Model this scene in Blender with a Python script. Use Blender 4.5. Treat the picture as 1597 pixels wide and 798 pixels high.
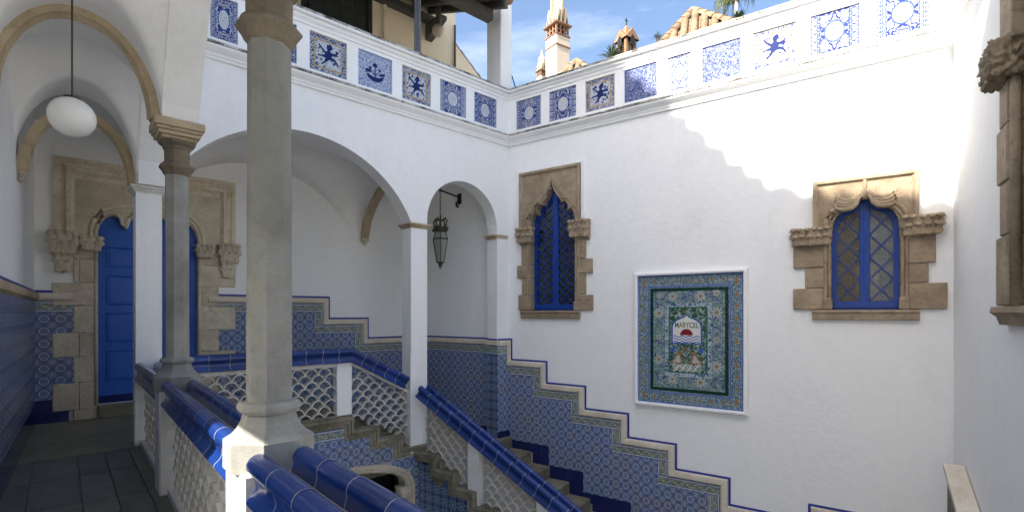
import bpy, bmesh, math, random
from mathutils import Vector, Matrix, noise as mnoise
from mathutils.geometry import tessellate_polygon
random.seed(7)
PI = math.pi
for o in list(bpy.data.objects):
    bpy.data.objects.remove(o)
S = bpy.context.scene
COL = S.collection

# ---------------------------------------------------------------- camera, sky, sun, exposure
F_PX = 780.0
cam_d = bpy.data.cameras.new('camera')
cam_d.sensor_width = 36.0
cam_d.lens = F_PX / 1597.0 * 36.0
cam_d.shift_y = (487.0 - 399.0) / 1597.0
cam_d.clip_start = 0.05
cam_d.clip_end = 2000.0
cam = bpy.data.objects.new('camera', cam_d)
cam.rotation_euler = (PI / 2, 0, 0)
COL.objects.link(cam)
S.camera = cam

SUN_EL = math.radians(38.0)
SUN_AZ = (-math.cos(math.radians(42.0)), -math.sin(math.radians(42.0)))   # horizontal direction towards the sun
W = bpy.data.worlds.new('World')
S.world = W
W.use_nodes = True
wt = W.node_tree
wt.nodes.clear()
w_out = wt.nodes.new('ShaderNodeOutputWorld')
w_bg = wt.nodes.new('ShaderNodeBackground')
w_sky = wt.nodes.new('ShaderNodeTexSky')
w_sky.sky_type = 'NISHITA'
w_sky.sun_disc = False
w_sky.sun_elevation = SUN_EL
w_sky.sun_rotation = math.atan2(SUN_AZ[0], SUN_AZ[1])
w_sky.air_density = 1.0
w_sky.dust_density = 4.0
w_sky.ozone_density = 2.5
w_bg.inputs['Strength'].default_value = 0.05
w_tc = wt.nodes.new('ShaderNodeTexCoord')
w_map = wt.nodes.new('ShaderNodeMapping')
w_map.inputs['Scale'].default_value = (1.2, 1.2, 5.0)
w_map.inputs['Rotation'].default_value = (0.12, 0.1, 0.4)
w_n = wt.nodes.new('ShaderNodeTexNoise')
w_n.inputs['Scale'].default_value = 2.2
w_n.inputs['Detail'].default_value = 7.0
w_n.inputs['Roughness'].default_value = 0.62
w_r = wt.nodes.new('ShaderNodeValToRGB')
w_r.color_ramp.elements[0].position = 0.46
w_r.color_ramp.elements[0].color = (0, 0, 0, 1)
w_r.color_ramp.elements[1].position = 0.8
w_r.color_ramp.elements[1].color = (0.28, 0.28, 0.28, 1)
w_mix = wt.nodes.new('ShaderNodeMixRGB')
w_mix.inputs[2].default_value = (7.5, 7.8, 8.2, 1)
wt.links.new(w_tc.outputs['Generated'], w_map.inputs['Vector'])
wt.links.new(w_map.outputs[0], w_n.inputs['Vector'])
wt.links.new(w_n.outputs[0], w_r.inputs[0])
wt.links.new(w_r.outputs[0], w_mix.inputs[0])
wt.links.new(w_sky.outputs[0], w_mix.inputs[1])
wt.links.new(w_mix.outputs[0], w_bg.inputs['Color'])
wt.links.new(w_bg.outputs[0], w_out.inputs['Surface'])

sun_d = bpy.data.lights.new('sun', 'SUN')
sun_d.energy = 2.1
sun_d.angle = math.radians(0.6)
sun_d.color = (1.0, 0.93, 0.82)
sun = bpy.data.objects.new('sun', sun_d)
to_sun = Vector((SUN_AZ[0] * math.cos(SUN_EL), SUN_AZ[1] * math.cos(SUN_EL), math.sin(SUN_EL)))
sun.rotation_euler = to_sun.to_track_quat('Z', 'Y').to_euler()
sun.location = to_sun * 30
COL.objects.link(sun)

vs = S.view_settings
vs.view_transform = 'Standard'
vs.look = 'None'
vs.gamma = 1.0
vs.exposure = 2.76
vs.use_curve_mapping = False
S.render.resolution_x = 1024
S.render.resolution_y = 511
S.cycles.max_bounces = 10
S.cycles.diffuse_bounces = 7

# ---------------------------------------------------------------- frames of reference
class Frame:
    """x runs along the wall to the right, y runs into the wall (away from the court), z is up."""
    def __init__(s, ox, oy, ang):
        s.o = Vector((ox, oy, 0)); s.ang = ang
        s.x = Vector((math.cos(ang), math.sin(ang), 0)); s.y = Vector((-math.sin(ang), math.cos(ang), 0))
    def w(s, u, v, z): return s.o + s.x * u + s.y * v + Vector((0, 0, z))
    def loc(s, p):
        d = Vector(p) - s.o
        return Vector((d.dot(s.x), d.dot(s.y), d.z))
FA = Frame(0, 0, math.radians(42.0))                      # arcade, corridor, gallery
FB = Frame(-0.07, 10.0, math.atan2(-0.5686, 0.8226))      # stair wall with the tile picture
FC = Frame(5.456, 6.181, math.atan2(-0.831, -0.556))      # wall at the right
F0 = Frame(0, 0, 0)
def tx(x): return (x - 798.5) / F_PX
def on_a(x, c):            # photograph column -> coordinate along the arcade on the plane c
    t = tx(x); Y = c / (0.7431 - 0.6691 * t); return Y * (0.7431 * t + 0.6691)
def on_b(x):
    t = tx(x); return (10 * t + 0.07) / (0.8226 + 0.5686 * t)

# ---------------------------------------------------------------- mesh builder
class MB:
    def __init__(s): s.v = []; s.f = []; s.uv = {}
    def add(s, vs_, fs):
        n = len(s.v); s.v += [tuple(p) for p in vs_]; s.f += [tuple(i + n for i in f) for f in fs]; return n
    def box(s, x0, x1, y0, y1, z0, z1):
        s.add([(x0,y0,z0),(x1,y0,z0),(x1,y1,z0),(x0,y1,z0),(x0,y0,z1),(x1,y0,z1),(x1,y1,z1),(x0,y1,z1)],
              [(0,3,2,1),(4,5,6,7),(0,1,5,4),(1,2,6,5),(2,3,7,6),(3,0,4,7)]); return s
    def cbox(s, x0, x1, y0, y1, z0, z1, b=0.008):
        """box with chamfered edges"""
        X = (x0, x1); Y = (y0, y1); Z = (z0, z1); idx = {}; vv = []
        for i in (0, 1):
            for j in (0, 1):
                for k in (0, 1):
                    sx = b if i == 0 else -b; sy = b if j == 0 else -b; sz = b if k == 0 else -b
                    idx[i,j,k,'x'] = len(vv); vv.append((X[i], Y[j]+sy, Z[k]+sz))
                    idx[i,j,k,'y'] = len(vv); vv.append((X[i]+sx, Y[j], Z[k]+sz))
                    idx[i,j,k,'z'] = len(vv); vv.append((X[i]+sx, Y[j]+sy, Z[k]))
        F = []
        for i in (0, 1): F.append([idx[i,a,b_,'x'] for a, b_ in ((0,0),(1,0),(1,1),(0,1))])
        for j in (0, 1): F.append([idx[a,j,b_,'y'] for a, b_ in ((0,0),(1,0),(1,1),(0,1))])
        for k in (0, 1): F.append([idx[a,b_,k,'z'] for a, b_ in ((0,0),(1,0),(1,1),(0,1))])
        for j in (0, 1):
            for k in (0, 1): F.append([idx[0,j,k,'y'], idx[1,j,k,'y'], idx[1,j,k,'z'], idx[0,j,k,'z']])
        for i in (0, 1):
            for k in (0, 1): F.append([idx[i,0,k,'x'], idx[i,1,k,'x'], idx[i,1,k,'z'], idx[i,0,k,'z']])
        for i in (0, 1):
            for j in (0, 1): F.append([idx[i,j,0,'x'], idx[i,j,1,'x'], idx[i,j,1,'y'], idx[i,j,0,'y']])
        for i in (0, 1):
            for j in (0, 1):
                for k in (0, 1): F.append([idx[i,j,k,'x'], idx[i,j,k,'y'], idx[i,j,k,'z']])
        s.add(vv, F); return s
    def prism(s, poly, y0, y1, holes=(), m=None):
        """polygon in (x,z) with holes, extruded from y0 to y1; m maps (p,q,h) to a point"""
        m = m or (lambda p, q, h: (p, h, q))
        loops = [list(poly)] + [list(h) for h in holes]
        flat = [p for l in loops for p in l]
        tris = tessellate_polygon([[Vector((p[0], p[1], 0)) for p in l] for l in loops])
        n = len(flat)
        fs = [tuple(t) for t in tris] + [tuple(i + n for i in reversed(t)) for t in tris]
        k = 0
        for l in loops:
            L = len(l)
            for i in range(L): a, b = k + i, k + (i + 1) % L; fs.append((a, b, b + n, a + n))
            k += L
        s.add([m(p[0], p[1], y0) for p in flat] + [m(p[0], p[1], y1) for p in flat], fs); return s
    def sweep(s, path, prof, m=None, closed=False, caps=True):
        """profile [(n,h)] carried along a 2-D path with mitred corners; default path (x,z), h = y"""
        m = m or (lambda p, q, h: (p, h, q))
        P = [Vector((p[0], p[1])) for p in path]; N = len(P); rings = []
        for i in range(N):
            d0 = (P[i] - P[i-1]) if (i > 0 or closed) else None
            d1 = (P[(i+1) % N] - P[i]) if (i < N-1 or closed) else None
            if d0 is None: d0 = d1
            if d1 is None: d1 = d0
            d0 = d0.normalized(); d1 = d1.normalized()
            n0 = Vector((-d0.y, d0.x)); n1 = Vector((-d1.y, d1.x))
            mm = n0 + n1
            if mm.length < 1e-5: mm = n0
            mm.normalize(); k = 1.0 / max(0.35, mm.dot(n0))
            rings.append([m(P[i].x + mm.x * k * a, P[i].y + mm.y * k * a, h) for a, h in prof])
        K = len(prof); n = s.add([p for r in rings for p in r], [])
        R = N if closed else N - 1
        for i in range(R):
            a = n + i * K; b = n + ((i + 1) % N) * K
            for j in range(K): j2 = (j + 1) % K; s.f.append((a + j, a + j2, b + j2, b + j))
        if caps and not closed:
            s.f.append(tuple(n + j for j in reversed(range(K)))); s.f.append(tuple(n + (N-1)*K + j for j in range(K)))
        return s
    def tube(s, pts, r, seg=8):
        P = [Vector(p) for p in pts]; N = len(P); R = r if isinstance(r, (list, tuple)) else [r] * N; rings = []
        up = Vector((0, 0, 1))
        for i in range(N):
            d = (P[min(i+1, N-1)] - P[max(i-1, 0)]).normalized()
            a = d.cross(up if abs(d.z) < 0.9 else Vector((1, 0, 0))).normalized(); b = d.cross(a)
            rings.append([P[i] + (a * math.cos(2*PI*k/seg) + b * math.sin(2*PI*k/seg)) * R[i] for k in range(seg)])
        n = s.add([p for q in rings for p in q], [])
        for i in range(N - 1):
            for k in range(seg):
                k2 = (k + 1) % seg; s.f.append((n+i*seg+k, n+i*seg+k2, n+(i+1)*seg+k2, n+(i+1)*seg+k))
        s.f.append(tuple(n + k for k in reversed(range(seg)))); s.f.append(tuple(n + (N-1)*seg + k for k in range(seg)))
        return s
    def lathe(s, cx, cy, prof, seg=8, rot=0.0, apothem=False):
        """profile [(r,z)] turned round a vertical axis; with apothem the r's are flat-to-centre distances"""
        q = 1 / math.cos(PI / seg) if apothem else 1.0
        n = s.add([(cx + r*q*math.cos(rot + 2*PI*k/seg), cy + r*q*math.sin(rot + 2*PI*k/seg), z) for r, z in prof for k in range(seg)], [])
        for i in range(len(prof) - 1):
            for k in range(seg):
                k2 = (k + 1) % seg; s.f.append((n+i*seg+k, n+i*seg+k2, n+(i+1)*seg+k2, n+(i+1)*seg+k))
        s.f.append(tuple(n + k for k in reversed(range(seg)))); e = n + (len(prof)-1)*seg; s.f.append(tuple(e + k for k in range(seg)))
        return s
    def grid(s, fn, nu, nv):
        n = s.add([fn(i / nu, j / nv) for i in range(nu + 1) for j in range(nv + 1)], [])
        for i in range(nu):
            for j in range(nv):
                a = n + i*(nv+1) + j; s.f.append((a, a + nv + 1, a + nv + 2, a + 1))
        return s
    def carved(s, x0, x1, y0, y1, z0, z1, seed=0, amp=0.02, n=7, taper=0.0, leaves=False):
        """a block of carved foliage: a rounded box whose skin is knotted by noise"""
        bm = bmesh.new(); bmesh.ops.create_cube(bm, size=1.0)
        bmesh.ops.subdivide_edges(bm, edges=bm.edges[:], cuts=n, use_grid_fill=True)
        c = Vector(((x0+x1)/2, (y0+y1)/2, (z0+z1)/2)); d = Vector((x1-x0, y1-y0, z1-z0))
        vv = []
        for v in bm.verts:
            p = v.co.copy()
            q = Vector([math.copysign(abs(2*t)**1.0, t) for t in p])
            L = max(1e-4, q.length); sp = q / L
            q = q.lerp(sp * 1.22, 0.32)
            tp = 1 - taper * (0.5 - p.z)
            pt = Vector((c.x + q.x*0.5*d.x*tp, c.y + q.y*0.5*d.y*tp, c.z + q.z*0.5*d.z))
            f = 46.0
            w = mnoise.noise(pt * f * 0.45 + Vector((seed*3.1, 0, 0))) * 0.8 + 1.6 * abs(mnoise.noise(pt * f * 0.8 + Vector((0, seed*1.7, 0)))) - 0.5 + 0.35 * math.sin(pt.x * 95 + 4 * mnoise.noise(pt * 20))
            vv.append(pt + sp * w * amp * 1.7)
        bm.verts.index_update()
        s.add(vv, [[v.index for v in f.verts] for f in bm.faces]); bm.free()
        if leaves:
            rl = random.Random(seed + 11); H = z1 - z0
            def leaf(ox, oy, oz, dx, dy, w, h):
                nx_, ny_ = dy, -dx            # outward direction for a leaf whose width runs along (dx,dy)
                def fn(i, j):
                    t = i; q = (j - 0.5) * 2
                    ww = w * 0.5 * (0.55 + 0.45 * abs(math.sin(PI * (0.15 + 2.6 * t)))) * (1 - 0.55 * t ** 3)
                    o = 0.012 + 0.055 * t ** 2.2 + 0.016 * (1 - abs(q)) * (1 - 0.5 * t) - 0.010 * q * q
                    zz = h * (math.sin(t * 2.0) / math.sin(2.0) if t < 0.78 else 1.02 - (t - 0.78) * 0.9)
                    return (ox + dx * q * ww + nx_ * o, oy + dy * q * ww + ny_ * o, oz + zz)
                s.grid(fn, 9, 6)
            for row, (zb, hh) in enumerate(((z0 + 0.02 * H, 0.56 * H), (z0 + 0.40 * H, 0.60 * H))):
                m_ = max(2, round((x1 - x0) / 0.095)); wv = (x1 - x0) / m_
                for k in range(m_ + (1 if row else 0)):
                    xx = x0 + wv * (k + (0.5 if not row else 0.0)) + rl.uniform(-.006, .006)
                    leaf(min(x1 - 0.02, max(x0 + 0.02, xx)), y0 + 0.022, zb + rl.uniform(-.008, .008), 1, 0, wv * 1.15, hh)
                for sx, xe in ((-1, x0 + 0.022), (1, x1 - 0.022)):
                    leaf(xe, (y0 + y1) / 2 - 0.01 + 0.03 * row, zb, 0, sx, (y1 - y0) * 0.7, hh)
        return s
    def mesh(s, name, mat, base=(0,0,0), smooth=False, uvf=None, weld=False):
        me = bpy.data.meshes.new(name)
        bx, by, bz = base
        me.from_pydata([(x-bx, y-by, z-bz) for x, y, z in s.v], [], s.f)
        bm = bmesh.new(); bm.from_mesh(me)
        if weld: bmesh.ops.remove_doubles(bm, verts=bm.verts, dist=1e-5)
        bmesh.ops.recalc_face_normals(bm, faces=bm.faces)
        if uvf:
            ul = bm.loops.layers.uv.new('UVMap')
            for f in bm.faces:
                for l in f.loops: l[ul].uv = uvf(l.vert.co)
        bm.to_mesh(me); bm.free()
        if mat: me.materials.append(mat)
        if smooth:
            me.shade_smooth()
            if smooth is not True:
                try: me.set_sharp_from_angle(angle=math.radians(smooth))
                except Exception: pass
        return me

# ---------------------------------------------------------------- things and parts
class Thing:
    def __init__(s, name, label, cat, fr=F0, base=(0,0,0), group=None):
        s.fr = fr; s.base = base
        o = bpy.data.objects.new(name, None); COL.objects.link(o)
        o.empty_display_size = 0.2
        o.location = fr.w(*base); o.rotation_euler = (0, 0, fr.ang)
        o['label'] = label; o['category'] = cat
        if group: o['group'] = group
        s.o = o
    def part(s, name, mb, mat, parent=None, smooth=False, label=None, kind=None, uvf=None, weld=False):
        ob = bpy.data.objects.new(name, mb.mesh(name, mat, s.base, smooth, uvf, weld)); COL.objects.link(ob)
        ob.parent = parent or s.o
        if label: ob['label'] = label
        if kind: ob['kind'] = kind
        return ob
    def piece(s, name, me, loc, rot=(0,0,0), scale=None, parent=None, label=None):
        """one of many alike pieces sharing mesh data; loc in frame coordinates"""
        ob = bpy.data.objects.new(name, me); COL.objects.link(ob)
        ob.parent = parent or s.o
        ob.location = (loc[0]-s.base[0], loc[1]-s.base[1], loc[2]-s.base[2]); ob.rotation_euler = rot
        if scale: ob.scale = scale
        if label: ob['label'] = label
        return ob
def single(name, label, cat, mb, mat, fr=F0, base=(0,0,0), group=None, smooth=False):
    ob = bpy.data.objects.new(name, mb.mesh(name, mat, base, smooth)); COL.objects.link(ob)
    ob.location = fr.w(*base); ob.rotation_euler = (0, 0, fr.ang)
    ob['label'] = label; ob['category'] = cat
    if group: ob['group'] = group
    return ob
def struct(name, mb, mat, fr=F0, smooth=False):
    ob = bpy.data.objects.new(name, mb.mesh(name, mat, (0,0,0), smooth)); COL.objects.link(ob)
    ob.location = fr.o; ob.rotation_euler = (0, 0, fr.ang); ob['kind'] = 'structure'
    return ob

# ---------------------------------------------------------------- materials
class G:
    """a thin layer over shader nodes so that patterns can be written as sums"""
    def __init__(s, name):
        s.m = bpy.data.materials.new(name); s.m.use_nodes = True; s.t = s.m.node_tree; s.t.nodes.clear()
        s.out = s.t.nodes.new('ShaderNodeOutputMaterial'); s.b = s.t.nodes.new('ShaderNodeBsdfPrincipled')
        s.t.links.new(s.b.outputs[0], s.out.inputs['Surface'])
        s.tc = s.t.nodes.new('ShaderNodeTexCoord')
    def put(s, sock, v):
        if isinstance(v, E): s.t.links.new(v.s, sock)
        elif isinstance(v, (tuple, list)): sock.default_value = tuple(v) + ((1,) if len(v) == 3 and len(sock.default_value) == 4 else ())
        else: sock.default_value = v
    def math(s, op, *a, clamp=False):
        n = s.t.nodes.new('ShaderNodeMath'); n.operation = op; n.use_clamp = clamp
        for i, v in enumerate(a): s.put(n.inputs[i], v)
        return E(s, n.outputs[0])
    def coord(s, kind='Object'): return E(s, s.tc.outputs[kind])
    def sep(s, v):
        n = s.t.nodes.new('ShaderNodeSeparateXYZ'); s.put(n.inputs[0], v); return [E(s, o) for o in n.outputs]
    def comb(s, x, y, z=0.0):
        n = s.t.nodes.new('ShaderNodeCombineXYZ')
        for i, v in enumerate((x, y, z)): s.put(n.inputs[i], v)
        return E(s, n.outputs[0])
    def noise(s, vec, scale, detail=4.0, rough=0.55, dist=0.0):
        n = s.t.nodes.new('ShaderNodeTexNoise'); s.put(n.inputs['Vector'], vec); n.inputs['Scale'].default_value = scale
        n.inputs['Detail'].default_value = detail; n.inputs['Roughness'].default_value = rough; n.inputs['Distortion'].default_value = dist
        return E(s, n.outputs[0])
    def voro(s, vec, scale, feat='F1', out=0):
        n = s.t.nodes.new('ShaderNodeTexVoronoi'); n.feature = feat; s.put(n.inputs['Vector'], vec); n.inputs['Scale'].default_value = scale
        return E(s, n.outputs[out])
    def scale(s, vec, k):
        n = s.t.nodes.new('ShaderNodeVectorMath'); n.operation = 'MULTIPLY'; s.put(n.inputs[0], vec); n.inputs[1].default_value = k
        return E(s, n.outputs[0])
    def vadd(s, a, b):
        n = s.t.nodes.new('ShaderNodeVectorMath'); n.operation = 'ADD'; s.put(n.inputs[0], a); s.put(n.inputs[1], b)
        return E(s, n.outputs[0])
    def mix(s, f, a, b, mode='MIX'):
        n = s.t.nodes.new('ShaderNodeMixRGB'); n.blend_type = mode; s.put(n.inputs[0], f); s.put(n.inputs[1], a); s.put(n.inputs[2], b)
        return E(s, n.outputs[0])
    def step(s, v, lo, hi):
        n = s.t.nodes.new('ShaderNodeMapRange'); s.put(n.inputs[0], v); n.inputs[1].default_value = lo; n.inputs[2].default_value = hi
        n.interpolation_type = 'SMOOTHSTEP'
        return E(s, n.outputs[0])
    def rnd(s):
        n = s.t.nodes.new('ShaderNodeObjectInfo'); return E(s, n.outputs['Random'])
    def bump(s, h, strength=0.3, dist=0.01):
        n = s.t.nodes.new('ShaderNodeBump'); s.put(n.inputs['Height'], h); n.inputs['Strength'].default_value = strength; n.inputs['Distance'].default_value = dist
        s.t.links.new(n.outputs[0], s.b.inputs['Normal'])
    def fin(s, col, rough=0.6, spec=0.5, **kw):
        s.put(s.b.inputs['Base Color'], col); s.put(s.b.inputs['Roughness'], rough); s.b.inputs['Specular IOR Level'].default_value = spec
        for k, v in kw.items(): s.put(s.b.inputs[k.replace('_', ' ')], v)
        return s.m
class E:
    def __init__(s, g, sock): s.g = g; s.s = sock
    def __add__(s, o): return s.g.math('ADD', s, o)
    __radd__ = __add__
    def __sub__(s, o): return s.g.math('SUBTRACT', s, o)
    def __rsub__(s, o): return s.g.math('SUBTRACT', o, s)
    def __mul__(s, o): return s.g.math('MULTIPLY', s, o)
    __rmul__ = __mul__
    def __truediv__(s, o): return s.g.math('DIVIDE', s, o)
    def abs(s): return s.g.math('ABSOLUTE', s)
    def sin(s): return s.g.math('SINE', s)
    def cos(s): return s.g.math('COSINE', s)
    def sqrt(s): return s.g.math('SQRT', s)
    def frac(s): return s.g.math('FRACT', s)
    def mx(s, o): return s.g.math('MAXIMUM', s, o)
    def mn(s, o): return s.g.math('MINIMUM', s, o)
    def lt(s, k, w=0.012): return 1.0 - s.g.step(s, k - w, k + w)
    def gt(s, k, w=0.012): return s.g.step(s, k - w, k + w)
def near(e, k, w, soft=0.006): return (e - k).abs().lt(w, soft)

def mat_plaster(name, col, stain=(0.62, 0.6, 0.55), amt=0.25, bump=0.25, gscale=1.0, rough=0.85):
    g = G(name); p = g.coord()
    n1 = g.noise(p, 1.3 * gscale, 6, 0.65); n2 = g.noise(g.scale(p, (6, 6, 0.7)), 1.6, 5, 0.6); n3 = g.noise(p, 55, 5, 0.7); n4 = g.noise(p, 9, 4, 0.6)
    n5 = g.noise(g.scale(p, (14, 14, 0.35)), 1.0, 6, 0.7); sfac = (g.step(n1, 0.48, 0.78) * 0.6 + g.step(n2, 0.55, 0.8) * 0.5 + g.step(n5, 0.56, 0.75) * g.step(n1, 0.42, 0.6) * 0.6) * amt
    c = g.mix(sfac, col, stain)
    c = g.mix(g.step(n4, 0.35, 0.7) * 0.06, c, (0.5, 0.52, 0.55))
    g.bump(n3 * 0.5 + n4 * 0.8 + n1 * 1.2, bump, 0.02)
    return g.fin(c, rough, 0.25)
def mat_stone(name, a, b, dark, spot=0.5, scale=1.0, bump=0.5, rough=0.85, fine=90):
    g = G(name); p = g.coord(); r = g.rnd(); p2 = g.vadd(p, g.comb(r * 17.0, r * 31.0, r * 7.0))
    n1 = g.noise(p2, 4 * scale, 6, 0.65); n2 = g.noise(p2, fine, 3, 0.7); n3 = g.noise(p2, 18 * scale, 5, 0.65)
    c = g.mix(g.step(n1, 0.35, 0.68), a, b)
    c = g.mix(g.step(n3, 0.52, 0.72) * spot, c, dark)
    c = g.mix(g.step(n2, 0.5, 0.72) * 0.42, c, dark)
    n6 = g.noise(p2, 1.1, 4, 0.6); c = g.mix(g.step(n6, 0.45, 0.7) * 0.35, c, dark); c = g.mix(r * 0.42, c, g.mix(0.6, c, dark))
    g.bump(n2 * 0.35 + n3 * 1.0 + n1 * 0.8, bump, 0.02)
    return g.fin(c, rough, 0.25)
WHITE = mat_plaster('white_plaster', (0.90, 0.90, 0.89), amt=0.34, bump=0.32)
WHITE_IN = mat_plaster('white_limewash', (0.88, 0.88, 0.87), amt=0.3, bump=0.35)
WHITE_OLD = mat_plaster('worn_white_paint', (0.74, 0.735, 0.71), stain=(0.40, 0.38, 0.33), amt=0.55, bump=0.5, gscale=3)
CREAM = mat_plaster('cream_plaster', (0.78, 0.68, 0.50), stain=(0.40, 0.28, 0.16), amt=0.5, bump=0.4)
def mat_lichen():
    g = G('lichen_ledge'); p = g.coord(); n1 = g.noise(p, 5, 6, 0.7); n2 = g.noise(p, 60, 4, 0.75); n3 = g.noise(p, 1.1, 3, 0.6)
    f = g.step(n1 * 0.5 + n2 * 0.5 + (n3 - 0.5) * 0.35, 0.44, 0.58)
    g.bump(n2 + n1, 0.9, 0.02)
    return g.fin(g.mix(f, (0.70, 0.69, 0.65), (0.10, 0.095, 0.08)), 0.95, 0.1)
LICHEN = mat_lichen()
GOLD = mat_stone('golden_sandstone', (0.76, 0.68, 0.53), (0.62, 0.53, 0.39), (0.25, 0.20, 0.14), spot=0.5)
BROWN = mat_stone('brown_sandstone', (0.47, 0.37, 0.255), (0.32, 0.245, 0.165), (0.13, 0.10, 0.07), spot=0.6)
CAPSTONE = mat_stone('dark_capital_stone', (0.25, 0.205, 0.15), (0.17, 0.14, 0.10), (0.08, 0.065, 0.05), spot=0.5)
BUFF = mat_stone('buff_stone', (0.60, 0.49, 0.34), (0.48, 0.38, 0.25), (0.24, 0.18, 0.11), spot=0.35)
GREY = mat_stone('grey_granite', (0.36, 0.355, 0.325), (0.27, 0.265, 0.24), (0.10, 0.098, 0.088), spot=0.12, bump=0.3, fine=170)
MOSSY = mat_stone('mossy_stone', (0.36, 0.32, 0.24), (0.20, 0.18, 0.12), (0.06, 0.06, 0.035), spot=0.8)
CREAMST = mat_stone('cream_moulding', (0.80, 0.74, 0.63), (0.70, 0.62, 0.49), (0.34, 0.27, 0.17), spot=0.3, bump=0.25)
SLAB = mat_stone('dark_slate_slab', (0.20, 0.205, 0.18), (0.15, 0.155, 0.14), (0.05, 0.05, 0.05), spot=0.5, bump=0.15, rough=0.45)
PALEFLOOR = mat_stone('pale_floor_stone', (0.30, 0.28, 0.20), (0.22, 0.21, 0.15), (0.10, 0.10, 0.07), spot=0.4, bump=0.15, rough=0.5)
COURTSTONE = mat_stone('pale_court_limestone', (0.58, 0.55, 0.48), (0.5, 0.47, 0.40), (0.3, 0.28, 0.22), spot=0.3)
SCALE = mat_stone('whitewashed_clay', (0.76, 0.74, 0.69), (0.66, 0.63, 0.57), (0.42, 0.38, 0.31), spot=0.35, bump=0.3)
def mat_glaze(name, a, b, rough=0.18, var=0.35):
    g = G(name); p = g.coord(); r = g.rnd(); p2 = g.vadd(p, g.comb(r * 11.0, r * 5.0, r * 23.0))
    n = g.noise(p2, 3, 3, 0.5); n2 = g.noise(p2, 40, 4, 0.65)
    c = g.mix(g.step(n, 0.2, 0.8), a, b); c = g.mix(r * var, c, (a[0]*0.55, a[1]*0.55, a[2]*0.6))
    c = g.mix(g.step(n2, 0.62, 0.85) * 0.12, c, (0.12, 0.14, 0.2))
    g.bump(n, 0.02, 0.01)
    return g.fin(c, rough, 0.5)
BLUEGLAZE = mat_glaze('cobalt_glazed_tile', (0.009, 0.038, 0.20), (0.016, 0.055, 0.26), var=0.8)
NAVYGLAZE = mat_glaze('navy_glazed_tile', (0.010, 0.018, 0.10), (0.014, 0.026, 0.14), 0.12)
BLUELINE = mat_glaze('blue_painted_line', (0.02, 0.035, 0.30), (0.03, 0.05, 0.36), 0.4)
GROUT = mat_plaster('grey_mortar', (0.42, 0.41, 0.39), stain=(0.18, 0.18, 0.17), amt=0.6, bump=0.5, gscale=4)
def mat_plain(name, col, rough=0.5, metal=0.0, var=0.15, scale=14, bump=0.1, spec=0.5):
    g = G(name); p = g.coord(); n = g.noise(p, scale, 5, 0.6)
    c = g.mix(g.step(n, 0.3, 0.75) * var * 2, col, tuple(x * 0.55 for x in col)); g.bump(n, bump, 0.01)
    return g.fin(c, rough, spec, Metallic=metal)
BLUEPAINT = mat_plain('blue_joinery_paint', (0.003, 0.052, 0.33), 0.34, var=0.3)
BLUEDOOR = mat_plain('blue_door_paint', (0.004, 0.095, 0.50), 0.42, var=0.2, scale=6)
IRON = mat_plain('wrought_iron', (0.03, 0.028, 0.025), 0.55, 0.6)
BRONZE = mat_plain('aged_bronze', (0.10, 0.085, 0.05), 0.5, 0.6, var=0.4)
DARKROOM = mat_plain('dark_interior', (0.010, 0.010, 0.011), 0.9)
WOOD = mat_plain('weathered_timber', (0.085, 0.082, 0.072), 0.75, var=0.5, bump=0.4)
SHUTTER = mat_plain('dark_shutter_paint', (0.028, 0.036, 0.032), 0.6, var=0.5)
PLASTERGREY = mat_plain('grey_paint_post', (0.16, 0.17, 0.19), 0.45, var=0.3)
CLAY = mat_stone('terracotta', (0.30, 0.18, 0.11), (0.24, 0.135, 0.08), (0.12, 0.07, 0.045), spot=0.35)
ROOFCLAY = mat_stone('sunbleached_roof_tile', (0.32, 0.23, 0.15), (0.23, 0.15, 0.09), (0.07, 0.05, 0.035), spot=0.75, scale=0.6)
TOWERWHITE = mat_plaster('tower_plaster', (0.60, 0.52, 0.42), stain=(0.5, 0.4, 0.28), amt=0.3)
OPAL = G('opal_glass').fin((0.84, 0.84, 0.80), 0.18, 0.5, Subsurface_Weight=0.15)
def mat_glass(name, col, rough, ripple):
    g = G(name); p = g.coord(); n = g.noise(p, ripple, 3, 0.5); g.bump(n, 0.5, 0.02)
    return g.fin(col, rough, 0.7, Coat_Weight=0.3)
GLASSDARK = mat_glass('dark_window_glass', (0.016, 0.015, 0.012), 0.12, 10)
GLASSRIPPLE = mat_glass('rippled_window_glass', (0.12, 0.13, 0.13), 0.16, 60)
GLASSAMBER = mat_glass('amber_window_glass', (0.06, 0.045, 0.02), 0.2, 40)
GLASSLANT = mat_glass('lantern_glass', (0.30, 0.33, 0.28), 0.12, 12)
def mat_leaf(name, a, b):
    g = G(name); r = g.noise(g.coord(), 5, 3); return g.fin(g.mix(g.step(r, 0.3, 0.7), a, b), 0.6, 0.3)
LEAF = mat_leaf('leaf_green', (0.05, 0.075, 0.022), (0.11, 0.12, 0.04))
YUCCA = mat_leaf('blue_green_leaf', (0.035, 0.06, 0.045), (0.08, 0.11, 0.06))

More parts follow.
